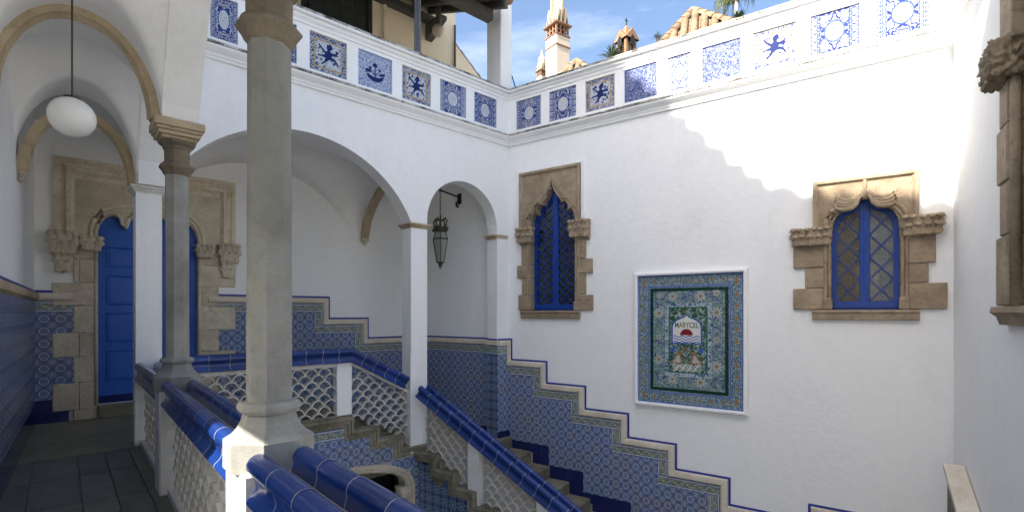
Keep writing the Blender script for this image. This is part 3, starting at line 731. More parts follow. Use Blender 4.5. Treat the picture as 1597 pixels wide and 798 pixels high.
# neighbouring house outside the picture: unseen slab, eaves shaped to cast the court's shade, open below for sun
T = Thing('neighbour_house', 'tall plastered neighbouring house out of view, its tiled gable shaped to cast the shade', 'house', FA, (-4.5, 3.0, 4.6))
edge = [(-2.5, 10.9), (-0.2, 10.95), (0.5, 10.98), (0.9, 10.86), (2.2, 10.84), (2.5, 10.90), (2.95, 11.0), (3.45, 11.36), (4.04, 11.92), (5.0, 12.80), (8.0, 15.4), (14.0, 15.4)]
top = []
for (p0, z0), (p1, z1) in zip(edge, edge[1:]):
    L = math.hypot(p1 - p0, z1 - z0); n = max(1, round(L / 0.36))
    for i in range(n):
        for k in range(6):
            t = (i + k / 6) / n; b = 0.11 * abs(math.sin(PI * k / 6)); nx, nz = -(z1 - z0) / L, (p1 - p0) / L
            top.append((p0 + (p1 - p0) * t + nx * b, z0 + (z1 - z0) * t + nz * b))
T.part('wall', MB().prism([(-2.5, 4.6)] + top + [(14.0, 15.4), (14.0, 4.6)], -5.0, -4.0, m=lambda p, q, h: (h, p, q)), WHITE)

# ================================================================ OBJECTS
# ---------------------------------------------------------------- stone columns
def column(a, c, label):
    T = Thing('stone_column', label, 'column', FA, (a, c, ZF), 'octagonal corridor columns')
    r8 = PI / 8
    T.part('pedestal', MB().cbox(a - 0.15, a + 0.15, c - 0.15, c + 0.15, ZF, -0.695, 0.012), WHITE_OLD)
    T.part('base', MB().lathe(a, c, [(0.178, -0.70), (0.178, -0.572), (0.168, -0.565), (0.146, -0.55), (0.126, -0.525), (0.112, -0.495), (0.104, -0.462), (0.118, -0.456), (0.127, -0.44), (0.126, -0.424), (0.115, -0.41), (0.092, -0.404)], 8, r8, True), GREY)
    T.part('shaft', MB().lathe(a, c, [(0.090, -0.41), (0.086, 1.26)], 8, r8, True), GREY)
    T.part('neck_ring', MB().lathe(a, c, [(0.088, 1.235), (0.100, 1.25), (0.108, 1.268), (0.122, 1.29), (0.132, 1.305), (0.132, 1.315), (0.115, 1.335), (0.098, 1.35)], 8, r8, True), CAPSTONE)
    T.part('capital', MB().lathe(a, c, [(0.092, 1.34), (0.094, 1.46), (0.105, 1.475), (0.105, 1.49), (0.135, 1.515), (0.14, 1.535), (0.13, 1.54)], 8, r8, True), CAPSTONE)
    m = MB()
    for d, z0, z1 in ((0.135, 1.538, 1.565), (0.160, 1.566, 1.60), (0.175, 1.601, 1.628), (0.19, 1.629, 1.70)): m.cbox(a - d, a + d, c - d, c + d, z0, z1 - 0.0005, 0.008)
    T.part('abacus', m, BUFF)
    return T
column(*COLS[0], 'nearest stone column, octagonal, standing on a flared sunlit base in the foreground')
column(*COLS[1], 'slender octagonal stone column with square-topped capital, next to the white square pillar')

# ---------------------------------------------------------------- balustrades
def rail_profile(s):
    """glazed coping tile: roll on top, ogee face below; s = +1 for the side at +n"""
    P = []
    for i in range(11):
        t = math.radians(200 - 260 * i / 10); P.append((0.095 + 0.048 * math.cos(t), -0.048 + 0.048 * math.sin(t)))
    P += [(0.108, -0.115), (0.106, -0.14), (0.118, -0.165), (0.14, -0.185), (0.145, -0.20), (0.138, -0.212), (0.05, -0.212), (0.04, -0.10)]
    return [(n * s, h) for n, h in P]
def rail_mesh(L, s):
    pr = rail_profile(s); m = MB(); K = len(pr); g = 0.0035
    n = m.add([(x, a, z) for x in (g, L - g) for a, z in pr], [])
    for j in range(K): m.f.append((j, (j + 1) % K, K + (j + 1) % K, K + j))
    m.f.append(tuple(range(K))); m.f.append(tuple(K + j for j in reversed(range(K))))
    return m.mesh('rail_tile', BLUEGLAZE, smooth=42)
RAIL = {}
JOINT = mat_plaster('pale_joint_mortar', (0.36, 0.37, 0.39), stain=(0.15, 0.15, 0.17), amt=0.5, gscale=6)
def scale_mesh(D=0.05):
    m = MB(); R, r, n = 0.0975, 0.0815, 7; n0 = 0; vv = []
    for i in range(n + 1):
        t = PI * i / n
        for rad, y in ((R, -D), (r, -D), (r, D), (R, D)): vv.append((rad * math.cos(t), y, rad * math.sin(t)))
    ff = []
    for i in range(n):
        for k in range(4): ff.append((i*4+k, i*4+(k+1) % 4, (i+1)*4+(k+1) % 4, (i+1)*4+k))
    ff += [(0, 1, 2, 3), (n*4+3, n*4+2, n*4+1, n*4)]
    m.add(vv, ff); return m.mesh('scale_tile', SCALE, smooth=40)
SCALEM = scale_mesh()
SCALETHIN = scale_mesh(0.016)
def run_rail(T, A, B, sides=(1, -1), seg=0.30, parent=None):
    """rail tiles laid from A to B (frame coordinates of the rail top centre line)"""
    A = Vector(A); B = Vector(B); d = B - A; L = d.length; n = max(1, round(L / seg)); sl = L / n
    key = round(sl, 3); yaw = math.atan2(d.y, d.x); pit = -math.atan2(d.z, math.hypot(d.x, d.y))
    if key not in RAIL: RAIL[key] = {s: rail_mesh(sl, s) for s in (1, -1)}
    for i in range(n):
        p = A + d * (i / n)
        for s in sides:
            j = [random.uniform(-1, 1) for _ in range(3)]
            T.piece('rail_tile', RAIL[key][s], (p.x, p.y, p.z + j[0] * 0.0015), (j[1] * 0.006, pit + j[2] * 0.003, yaw), parent=parent)
    if 'joint' not in RAIL:
        for s in (1, -1):
            pr = [(n_ + (0.0012 if n_ * s > 0.09 else -0.0008) * s, h_ + (0.0012 if h_ > -0.05 else 0)) for n_, h_ in rail_profile(s)]; K = len(pr); mj = MB()
            mj.add([(x, a, z) for x in (-0.003, 0.003) for a, z in pr], [(j, (j + 1) % K, K + (j + 1) % K, K + j) for j in range(K)])
            RAIL['joint', s] = mj.mesh('mortar_joint', JOINT, smooth=42)
        RAIL['joint'] = True
    for i in range(1, n):
        p = A + d * (i / n)
        for s in sides: T.piece('mortar_joint', RAIL['joint', s], (p.x, p.y, p.z), (0, pit, yaw), parent=parent)
    # mortar bed between the rolls
    m = MB(); nrm = Vector((-d.y, d.x, 0)).normalized()
    vv = [tuple(P + nrm * o + Vector((0, 0, z))) for P in (A, B) for o, z in ((-0.1, -0.205), (0.1, -0.205), (0.045, -0.105), (-0.045, -0.105))]
    m.add(vv, [(0, 1, 2, 3), (4, 7, 6, 5), (0, 4, 5, 1), (1, 5, 6, 2), (2, 6, 7, 3), (3, 7, 4, 0)])
    T.part('mortar_bed', m, GROUT)
def lattice(T, A, B, z_top_off, height, mesh=None):
    """fish-scale tiles between A and B; A,B are points of the rail top; tiles fill from z_top_off down"""
    A = Vector(A); B = Vector(B); d = Vector((B.x - A.x, B.y - A.y, 0)); L = d.length; u = d / L; yaw = math.atan2(d.y, d.x)
    slope = (B.z - A.z) / L; w = 0.195; h = 0.0975; nc = int(L / w) + 2
    z_hi = max(A.z, B.z) + z_top_off; z_lo = min(A.z, B.z) + z_top_off - height; nr = int((z_hi - z_lo) / h) + 1
    for j in range(nr):
        for i in range(-1, nc):
            s = (i + 0.5 + (0.5 if j % 2 else 0)) * w
            if s < 0.03 or s > L - 0.03: continue
            p = A + u * s; z = z_hi - h * (j + 1); line = A.z + slope * s + z_top_off
            if z + h > line + (0.045 if abs(slope) > 0.01 else 0.01) or z < line - height - 0.04: continue
            T.piece('scale_tile', mesh or SCALEM, (p.x + random.uniform(-.002, .002), p.y + random.uniform(-.003, .003), z + random.uniform(-.002, .002)), (random.uniform(-.02, .02), random.uniform(-.04, .04), yaw))
def bar(T, name, A, B, half, z0, z1, mat):
    """straight bar under the rail from A to B between heights z0 and z1 relative to the rail top"""
    A = Vector(A); B = Vector(B); d = B - A; n = Vector((-d.y, d.x, 0)).normalized() * half; m = MB()
    vv = [tuple(P + n * s + Vector((0, 0, z))) for P in (A, B) for s, z in ((-1, z0), (1, z0), (1, z1), (-1, z1))]
    m.add(vv, [(0, 1, 2, 3), (4, 7, 6, 5), (0, 4, 5, 1), (1, 5, 6, 2), (2, 6, 7, 3), (3, 7, 4, 0)])
    return T.part(name, m, mat)
RT = -0.60
def corridor_bay(P0, P1, label):
    A = Vector((P0[0], P0[1], RT)); B = Vector((P1[0], P1[1], RT))
    T = Thing('balustrade', label, 'balustrade', FA, (A.x, A.y, ZF), 'corridor balustrades')
    run_rail(T, A, B, seg=0.30); bar(T, 'top_beam', A, B, 0.07, -0.255, -0.2125, WHITE_OLD)
    lattice(T, A, B, -0.255, 0.72); bar(T, 'bottom_beam', A, B, 0.09, -1.0, -0.935, WHITE_OLD)
    return T
corridor_bay((0.785, 5.24), (0.79, 7.47), 'farthest corridor balustrade, between the slender column and the white square pillar') if False else None
corridor_bay((0.783, 5.60), (0.79, 7.474), 'farthest corridor balustrade, between the slender column and the white square pillar')
corridor_bay((0.724, 2.67), (0.777, 5.24), 'corridor balustrade with blue rolls between the two stone columns')
corridor_bay((0.705, 0.30), (0.717, 2.31), 'foreground balustrade with thick cobalt rolls running off the bottom edge')

# gallery balustrade: level run, then down the first steps
T = Thing('balustrade', 'gallery balustrade of white fish-scale tiles under the wide arch', 'balustrade', FA, (2.6, CA, ZF), 'gallery and stair balustrades')
GY = CA + 0.14; GR = -0.565
A0 = (0.93, GY, GR); A1 = (3.42, GY, GR); A2 = (4.41, GY, GR - 0.535)
run_rail(T, A0, A1, seg=0.25); run_rail(T, A1, A2, seg=0.25)
bar(T, 'top_beam', A0, A1, 0.062, -0.275, -0.2125, WHITE_OLD); bar(T, 'top_beam', (3.421, GY, GR), A2, 0.062, -0.275, -0.2125, WHITE_OLD)
lattice(T, (0.93, GY, GR), (3.15, GY, GR), -0.275, 0.79)
lattice(T, (3.40, GY, GR), (4.41, GY, GR - 0.535), -0.275, 0.79)
T.part('post', MB().cbox(3.155, 3.395, CA + 0.055, CA + 0.225, ZF + 0.0, GR - 0.2135, 0.008), WHITE)
T.part('post', MB().cbox(0.925, 1.02, CA + 0.055, CA + 0.225, ZF + 0.0, GR - 0.2135, 0.008), WHITE)
STEPS_A = [(0.9, ZF - 0.03), (3.40, ZF - 0.03), (3.40, -1.845), (3.83, -1.845), (3.83, -2.06), (4.26, -2.06), (4.26, -2.275), (4.75, -2.275)]
STR = [(0.0, -0.03), (0.0, 0.25), (-0.16, 0.25), (-0.16, 0.0), (-0.135, -0.012), (-0.10, -0.012), (-0.09, -0.03), (-0.055, -0.03), (-0.045, -0.055), (-0.01, -0.06)]
T2 = Thing('string_moulding', 'stepped mossy stone moulding under the gallery balustrade', 'moulding', FA, (3, CA, ZF))
T2.part('moulding', MB().sweep(STEPS_A, [(n, h + CA + 0.02) for n, h in STR]), MOSSY)

# stair balustrade beside the lower flight
SY = -2.0
def zr(L): return -1.235 - 0.518 * (L + 0.34)
T = Thing('balustrade', 'stair balustrade with sloping cobalt rail beside the lower flight', 'balustrade', FB, (0, SY, ZL), 'gallery and stair balustrades')
B0 = (-0.34, SY, zr(-0.34)); B1 = (4.6, SY, zr(4.6))
run_rail(T, B0, B1, seg=0.27); bar(T, 'top_beam', B0, B1, 0.062, -0.285, -0.2125, WHITE_OLD)
posts = [(0.67, 0.90), (1.95, 2.18), (3.25, 3.48)]; s0 = -0.32
for p0, p1 in posts + [(4.6, 4.8)]:
    lattice(T, (s0, SY, zr(s0)), (p0, SY, zr(p0)), -0.285, 0.90, SCALETHIN)
    T.part('backing_panel', MB().prism([(s0, zr(s0) - 1.24), (p0, zr(p0) - 1.24), (p0, zr(p0) - 0.28), (s0, zr(s0) - 0.28)], SY + 0.02, SY + 0.045), GROUT); s0 = p1
for p0, p1 in posts:
    T.part('post', MB().prism([(p0, zr(p1) - 1.22), (p1, zr(p1) - 1.22), (p1, zr(p1) - 0.214), (p0, zr(p0) - 0.214)], SY - 0.08, SY + 0.08), WHITE_OLD)
st = [(-0.45, ZL + 0.10)]
for k in range(12):
    L = 0.02 + 0.42 * k; z = ZL + 0.10 - 0.215 * k; st += [(L, z), (L, z - 0.215)]
T2 = Thing('string_moulding', 'stepped mossy stone moulding descending under the stair balustrade', 'moulding', FB, (2, SY, ZL))
T2.part('moulding', MB().sweep(st, [(n, h + SY - 0.10) for n, h in STR]), MOSSY)

# ---------------------------------------------------------------- steps
T = Thing('gallery_steps', 'stone steps going down from the upper landing inside the gallery', 'stairs', FA, (4, 8.6, ZL))
for k in range(1, 4): T.part('step', MB().cbox(3.40 + 0.43 * (k - 1), 3.40 + 0.43 * k + 0.03, CA + 0.28, CBK - 0.0, ZL - 0.3, ZF - 0.215 * k, 0.012), MOSSY)
T = Thing('stair_flight', 'worn stone steps of the lower flight along the tiled wall', 'stairs', FB, (2, -1, ZC))
for k in range(1, 13): T.part('step', MB().cbox(0.10 + 0.42 * (k - 1) - 0.0, 0.10 + 0.42 * k + 0.03, -1.85, -0.012, ZC, ZL - 0.215 * k, 0.02), MOSSY)

# ---------------------------------------------------------------- tiled dados
TS = 0.18
DADO_JAMB = None
def tile_me(w, h, name, mat, t=0.012):
    m = MB().cbox(0.0012, w - 0.0012, -t, 0.0, 0.0012, h - 0.0012, 0.002)
    return m.mesh(name, mat, uvf=lambda co: (co.x / w, co.z / h))
DT = tile_me(TS, TS, 'wall_tile', DADO)
NT = tile_me(TS, TS, 'skirting_tile', NAVYGLAZE)
FT = tile_me(TS, 0.16, 'frieze_tile', FRIEZE)
FTV = tile_me(0.16, TS, 'frieze_tile', FRIEZE)
for l in (FTV.uv_layers[0].data): l.uv = (l.uv[1], l.uv[0])
def in_poly(x, z, poly):
    r = False; n = len(poly)
    for i in range(n):
        (x0, z0), (x1, z1) = poly[i], poly[(i + 1) % n]
        if (z0 > z) != (z1 > z) and x < x0 + (z - z0) / (z1 - z0) * (x1 - x0): r = not r
    return r
def top_of(path, x):       # stepped line: height at x
    z = path[0][1]
    for (a, b), (c, d) in zip(path, path[1:]):
        if a <= x < c or (abs(a - c) < 1e-6 and x >= a): z = d
    return z
MOULD = [(0.0, 0.0), (0.0, -0.022), (-0.014, -0.05), (-0.05, -0.06), (-0.092, -0.054), (-0.108, -0.033), (-0.12, -0.018), (-0.12, 0.0)]
LINE = [(0.034, 0.0), (0.034, -0.005), (0.0005, -0.005), (0.0005, 0.0)]
def stepped_dado(T, path, y, bottom, skirt, tri=None, mould=True):
    """path: stepped top line (x,z) left to right; bottom(x): floor line; skirt(x): top of the navy skirting"""
    if mould:
        T.part('blue_line', MB().sweep(path, [(n, h + y) for n, h in LINE]), BLUELINE)
        T.part('moulding', MB().sweep(path, [(n, h + y) for n, h in MOULD]), CREAMST, smooth=35)
    x0, x1 = path[0][0], path[-1][0]
    # frieze band follows the line: horizontal runs and drops
    fr0 = 0.122; fh = 0.16
    for i, ((a, b), (c, d)) in enumerate(zip(path, path[1:])):
        if abs(b - d) < 1e-6:                       # run
            s = a; e = c - (fr0 if i + 2 < len(path) else 0)
            if i > 0: s = a - fr0 - fh
            n = max(1, round((e - s) / TS)); w = (e - s) / n
            for k in range(n): T.piece('frieze_tile', FT, (s + k * w, y - 0.005, b - fr0 - fh), scale=(w / TS, 1, 1))
        else:                                       # drop
            zt = b - fr0 - fh; zb = d - fr0; n = max(1, round((zt - zb) / TS)); h = (zt - zb) / n
            if zt - zb > 0.02:
                for k in range(n): T.piece('frieze_tile', FTV, (a - fr0 - fh, y - 0.005, zb + k * h), scale=(1, 1, h / TS))
    nx = int((x1 - x0) / TS + 0.5)
    for i in range(nx):
        x = x0 + i * TS; xc = x + TS / 2
        z = math.floor(bottom(xc) / TS) * TS
        while True:
            zc = z + TS / 2
            lim = min(top_of(path, x + 0.02), top_of(path, min(x1 - 0.01, x + TS + fr0 + 0.01)))
            if z + TS > lim - fr0 - 0.005: break
            if zc > bottom(xc) and not (tri and tri(xc, zc)):
                navy = zc < skirt(xc)
                T.piece('skirting_tile' if navy else 'wall_tile', NT if navy else DT, (x, y, z), rot=(random.uniform(-.004, .004), 0, random.uniform(-.004, .004)))
            z += TS
# on the stair wall
bp = [(-2.3, -0.55), (0.065, -0.55)]
for k in range(1, 7): bp += [(0.065 + 0.81 * (k - 1), -0.55 - 0.40 * k), (0.065 + 0.81 * k, -0.55 - 0.40 * k)]
bp[-1] = (5.1, bp[-1][1])
T = Thing('stair_dado', 'stepped blue and white tile dado climbing the stair wall', 'tiling', FB, (2, 0, ZL))
T.part('mortar', MB().prism([(-2.3, ZC)] + [(x - 0.12, z - 0.06) if i else (x, z - 0.06) for i, (x, z) in enumerate(bp)] + [(4.98, ZC)], -0.006, -0.001), GROUT)
def b_floor(x): return ZL if x < 0.1 else ZL - 0.215 * (1 + int((x - 0.1) / 0.42)) - 0.1
def b_skirt(x): return ZL + 0.20 if x < 0.07 else ZL + 0.02 - 0.40 * int((x - 0.07) / 0.81 + 0.0)
stepped_dado(T, bp, -0.006, b_floor, b_skirt)
T = Thing('jamb_dado', 'short tiled dado strip wrapping the white jamb at the wall corner', 'tiling', FA, (6.48, CA, ZL))
jp = [(6.345, -0.55), (6.64, -0.55)]
T.part('mortar', MB().box(6.345, 6.64, CA - 0.006, CA - 0.001, ZL, -0.6), GROUT)
stepped_dado(T, jp, CA - 0.006, lambda x: ZL, lambda x: ZL + 0.2)
T.part('return_tiles', MB().box(6.325, 6.336, CA - 0.015, CA + 0.30, ZL, -0.82), DADOFAR)
T.part('return_frieze', MB().box(6.322, 6.336, CA - 0.015, CA + 0.30, -0.818, -0.655), FRIEZE, uvf=lambda co: (co.y * 5.5, (co.z - ZL * 0 + 1.642 - 3.278) / 0.163 + 0.0))
T.part('return_moulding', MB().cbox(6.285, 6.337, CA - 0.055, CA + 0.31, -0.652, -0.552, 0.015), CREAMST)
T.part('return_line', MB().box(6.331, 6.3365, CA - 0.005, CA + 0.30, -0.5495, -0.516), BLUELINE)
# on the rear gallery wall
gp = [(1.86, 0.285), (3.94, 0.285), (3.94, -0.135), (4.77, -0.135), (4.77, -0.55), (6.15, -0.55)]
T = Thing('gallery_dado', 'stepped blue and white tile dado on the rear gallery wall', 'tiling', FA, (4, CBK, ZF))
T.part('mortar', MB().prism([(1.86, ZL)] + [(x - (0.12 if i else 0), z - 0.06) for i, (x, z) in enumerate(gp)] + [(6.03, ZL)], CBK - 0.006, CBK - 0.001), GROUT)
stepped_dado(T, gp, CBK - 0.006, lambda x: ZF if x < 3.4 else ZF - 0.215 * min(4, 1 + int((x - 3.4) / 0.43)), lambda x: -9)
# beside the doorway, left
dp = [(-0.28, 0.285), (0.12, 0.285)]
T = Thing('doorway_dado', 'narrow blue tile dado between the doorway quoins and the corridor corner', 'tiling', FA, (0, CBK, ZF))
T.part('mortar', MB().box(-0.30, 0.14, CBK - 0.006, CBK - 0.001, ZF, 0.24), GROUT)
stepped_dado(T, dp, CBK - 0.006, lambda x: ZF, lambda x: ZF + 0.27)
for z_ in range(int((0.285 - 0.265 - ZF) / TS)):
    T.piece('wall_tile' if z_ > 0 else 'skirting_tile', DT if z_ > 0 else NT, (0.08, CBK - 0.0055, math.floor(ZF / TS) * TS + TS * (z_ + 1)))
# along the corridor wall (seen edge-on)
T = Thing('corridor_dado', 'blue tile dado along the left corridor wall under a buff moulding', 'tiling', FA, (-0.4, 5, ZF))
lwd = lambda p, q, h: (left_a(p) - h, p, q)
T.part('tile_field', MB().prism([(3.6, ZF + 0.30), (CBK, ZF + 0.30), (CBK, 0.06), (3.6, 0.06)], -0.012, -0.001, m=lwd), DADOFAR)
T.part('skirting', MB().prism([(3.6, ZF), (CBK, ZF), (CBK, ZF + 0.298), (3.6, ZF + 0.298)], -0.014, -0.001, m=lwd), NAVYGLAZE)
T.part('frieze', MB().prism([(3.6, 0.062), (CBK, 0.062), (CBK, 0.19), (3.6, 0.19)], -0.013, -0.001, m=lwd), FRIEZE)
T.part('moulding', MB().sweep([(3.6, 0.285), (CBK, 0.285)], MOULD, m=lwd), BUFF, smooth=35)
T.part('blue_line', MB().sweep([(3.6, 0.285), (CBK, 0.285)], LINE, m=lwd), BLUELINE)
# undercroft tiles round the arch
T = Thing('undercroft_dado', 'blue tiles round the low arched opening under the gallery', 'tiling', FA, (3, CA, -2.5))
for i in range(20):
    x = 1.02 + i * TS
    for j in range(20):
        z = -1.92 - (j + 1) * TS; xc, zc = x + TS/2, z + TS/2
        lim = -1.63 if xc < 3.30 else -1.845 if xc < 3.73 else -2.06 if xc < 4.16 else -2.275
        if z + TS > lim - 0.02 or z < -4.2: continue
        if zc < -2.95 and 1.85 < xc < 4.42: continue
        if in_poly(xc, zc, [(1.9, -4), (1.9, -2.9)] + [(3.17 - 1.3 * math.cos(PI * k / 12), -2.95 + 0.52 * math.sin(PI * k / 12) ** 0.8) for k in range(13)] + [(4.44, -4)]): continue
        T.piece('wall_tile', DT, (x, CA + 0.029, z))
for i in range(13): T.piece('frieze_tile', FT, (1.02 + i * TS, CA + 0.024, -1.95))
arcp = [(1.95, ZC + 0.02), (1.95, -2.95)] + [(3.17 - 1.20 * math.cos(PI * i / 18), -2.95 + 0.42 * math.sin(PI * i / 18) ** 0.8) for i in range(1, 18)] + [(4.39, -2.95), (4.39, ZC + 0.02)]
T = Thing('undercroft_arch', 'low segmental stone arch half hidden below the foreground rail', 'archway', FA, (3.17, CA, -3.5))
T.part('archivolt', MB().sweep(arcp, [(0.11, 0.02), (0.11, -0.03), (0.055, -0.035), (0.05, -0.02), (0.035, -0.035), (0.0, -0.03), (-0.02, -0.01), (-0.03, 0.02), (-0.04, 0.2), (0.1, 0.2)], m=lambda p, q, h: (p, CA + 0.03 + h, q)), GOLD, smooth=35)
T.part('capital', MB().carved(4.22, 4.40, CA - 0.04, CA + 0.2, -3.12, -2.95, 4, 0.012, 5), GOLD)
# separate tiled panel at the bottom right
T = Thing('lower_dado', 'small tiled dado corner peeping up at the bottom edge beyond the stairs', 'tiling', FB, (6, 0, -3))
lp = [(5.2, ZC), (5.2, -2.72), (6.70, -2.72)]
T.part('blue_line', MB().sweep(lp, LINE), BLUELINE); T.part('moulding', MB().sweep(lp, MOULD), CREAMST, smooth=35)
T.part('mortar', MB().box(5.22, 6.69, -0.006, -0.001, ZC, -2.80), GROUT)
for i in range(8): T.piece('frieze_tile', FT, (5.3 + i * TS - 0.0, -0.006, -2.985))

# ---------------------------------------------------------------- gothic windows
def gothic_window(label, fr, w, slab, quoins, sill, caps, mat, glassL, glassR, diam, base):
    T = Thing('gothic_window', label, 'window', fr, base, 'gothic windows')
    c = w['c']; hw = w['pts'][0][0]; z0 = w['pts'][0][1]; zs = slab[2]; zt = slab[3]
    out = outline(w)
    head = [(x, z) for x, z in out if z > zs + 0.01]
    # carved head slab with the lobed opening cut from below
    pl = [(slab[0], zs), (slab[0], zt), (slab[1], zt), (slab[1], zs), (c + hw, zs)] + head + [(c - hw, zs)]
    T.part('head_stone', MB().prism(pl, -0.045, 0.16), mat)
    fpth = [(slab[0], zs), (slab[0], zt), (slab[1], zt), (slab[1], zs)]
    T.part('hood_mould', MB().sweep(fpth, [(0.012, -0.046), (0.012, -0.075), (-0.03, -0.08), (-0.045, -0.060), (-0.06, -0.046)]), mat, smooth=35)
    full = [(c + hw, zs)] + head + [(c - hw, zs)]
    for off, rr in ((0.035, 0.026), (0.085, 0.03)):
        P = []
        for i, (x, z) in enumerate(full):
            k = 1 + off / hw
            P.append((c + (x - c) * k, -0.045, z + off * (0.55 if abs(x - c) > hw * 0.55 else 0.95) * (1 if i not in (0, len(full) - 1) else 0)))
        T.part('archivolt', MB().tube(P, rr, 7), mat, smooth=50)
    for q in quoins:
        x0, x1, za, zb = q
        T.part('quoin', MB().cbox(x0 + 0.003, x1 - 0.003, -0.045 + random.uniform(-0.006, 0.006), 0.16, za + 0.003, zb - 0.003, 0.008), mat)
    for s, x in ((-1, c - hw), (1, c + hw)):
        for off in (0.03, 0.075): T.part('jamb_shaft', MB().tube([(x + s * off, -0.045, z0 + 0.0), (x + s * off, -0.045, zs)], 0.022, 8), mat, smooth=60)
        T.part('jamb_base', MB().cbox(x + s * 0.052 - 0.058, x + s * 0.052 + 0.058, -0.085, 0.0, z0 - 0.02, z0 + 0.14, 0.012), mat)
    for i, (x0, x1, za, zb) in enumerate(caps): T.part('capital', MB().carved(x0, x1, -0.13, 0.02, za, zb, i + int(c * 7), 0.008, 11, leaves=True), mat, smooth=True)
    x0, x1, za, zb = sill
    T.part('sill', MB().sweep([(x0, 0), (x1, 0)], [(0.16, zb), (-0.085, zb), (-0.09, zb - 0.03), (-0.07, zb - 0.05), (-0.06, za + 0.01), (-0.045, za), (0.16, za)], m=plan), mat)
    # joinery
    y = 0.085
    big_ = outline(w, 0.03); 
    inner = [(c + (x - c) * (1 - 0.055 / hw), z - 0.055 if z > z0 + 0.01 else z + 0.09) for x, z in out]
    T.part('frame', MB().prism(big_, y, y + 0.05, [inner]), BLUEPAINT)
    T.part('mullion', MB().cbox(c - 0.055, c + 0.055, y - 0.012, y + 0.045, z0 + 0.05, w['pts'][-1][1] - 0.05, 0.006), BLUEPAINT)
    T.part('mullion_groove', MB().cbox(c - 0.012, c + 0.012, y - 0.020, y - 0.0125, z0 + 0.06, w['pts'][-1][1] - 0.09, 0.002), BLUEPAINT)
    T.part('bottom_rail', MB().cbox(c - hw + 0.01, c + hw - 0.01, y - 0.016, y - 0.001, z0, z0 + 0.085, 0.005), BLUEPAINT)
    for s, gm in ((-1, glassL), (1, glassR)):
        xa, xb = (c - hw, c - 0.045) if s < 0 else (c + 0.045, c + hw)
        T.part('pane', MB().box(xa, xb, y + 0.03, y + 0.036, z0, w['pts'][-1][1]), gm)
        W_ = (hw - 0.055 - 0.05); xl = c + (0.053 if s > 0 else -hw + 0.052); H = w['pts'][-1][1] - z0 - 0.1; zb0 = z0 + 0.09
        k = diam[1]; n = int(H / k) + 2
        for d in (1, -1):
            for i in range(-2 * diam[0], n):
                # bar climbing across the leaf, clipped to it
                za_ = zb0 + i * k; rise = k * diam[0]
                pa = (xl, za_ if d > 0 else za_ + rise); pb = (xl + W_, za_ + rise if d > 0 else za_)
                pts = []
                for t in range(13):
                    x = pa[0] + (pb[0] - pa[0]) * t / 12; z = pa[1] + (pb[1] - pa[1]) * t / 12
                    if zb0 - 0.02 < z and in_poly(x, z, out): pts.append((x, z))
                if len(pts) < 3: continue
                (xa_, zq), (xb_, zr_) = pts[0], pts[-1]
                m = MB(); tt = 0.0065; L = math.hypot(xb_ - xa_, zr_ - zq); nx, nz = -(zr_ - zq) / L * tt, (xb_ - xa_) / L * tt
                m.prism([(xa_ - nx, zq - nz), (xb_ - nx, zr_ - nz), (xb_ + nx, zr_ + nz), (xa_ + nx, zq + nz)], y + 0.010 + (0.001 if d > 0 else 0), y + 0.028)
                T.part('glazing_bar', m, BLUEPAINT)
    T.part('dark_room', MB().box(c - hw - 0.1, c + hw + 0.1, 0.34, 0.36, z0 - 0.1, w['pts'][-1][1] + 0.1), DARKROOM)
    return T
q1 = [(0.26, 0.56, 0.04, 0.34), (0.34, 0.56, 0.345, 0.66), (0.23, 0.56, 0.665, 0.92), (0.33, 0.56, 0.925, 1.31), (0.29, 0.56, 1.315, 1.62),
      (1.50, 1.86, 0.04, 0.32), (1.50, 1.72, 0.325, 0.70), (1.50, 1.85, 0.705, 0.97), (1.50, 1.72, 0.975, 1.30), (1.50, 1.80, 1.305, 1.62)]
T = gothic_window('tall narrow pointed window with blue diamond lattice beside the small arch', FB, W1, (0.31, 1.60, 1.62, 2.69), q1, (0.33, 1.60, -0.115, 0.035),
              [(0.27, 0.60, 1.34, 1.62), (1.42, 1.78, 1.36, 1.66)], BROWN, GLASSDARK, GLASSDARK, (2, 0.155), (1.0, 0, 0))
T.part('plaster_border', MB().sweep([(0.28, 1.62), (0.28, 2.72), (1.63, 2.72), (1.63, 1.66)], [(0.075, 0.0), (0.07, -0.03), (0.0, -0.035), (0.0, 0.0)]), WHITE)
q2 = [(4.985, 5.45, 0.04, 0.335), (5.13, 5.45, 0.34, 0.62), (4.985, 5.45, 0.625, 0.93), (6.19, 6.66, 0.04, 0.375), (6.19, 6.48, 0.38, 0.62), (6.19, 6.55, 0.625, 0.98)]
gothic_window('broad sunlit-topped window with blue lattice near the right corner', FB, W2, (5.24, 6.37, 0.96, 1.80), q2, (5.22, 6.39, -0.10, 0.035),
              [(4.98, 5.42, 0.93, 1.16), (6.22, 6.60, 0.98, 1.22)], BROWN, GLASSAMBER, GLASSRIPPLE, (1, 0.30), (5.8, 0, 0))
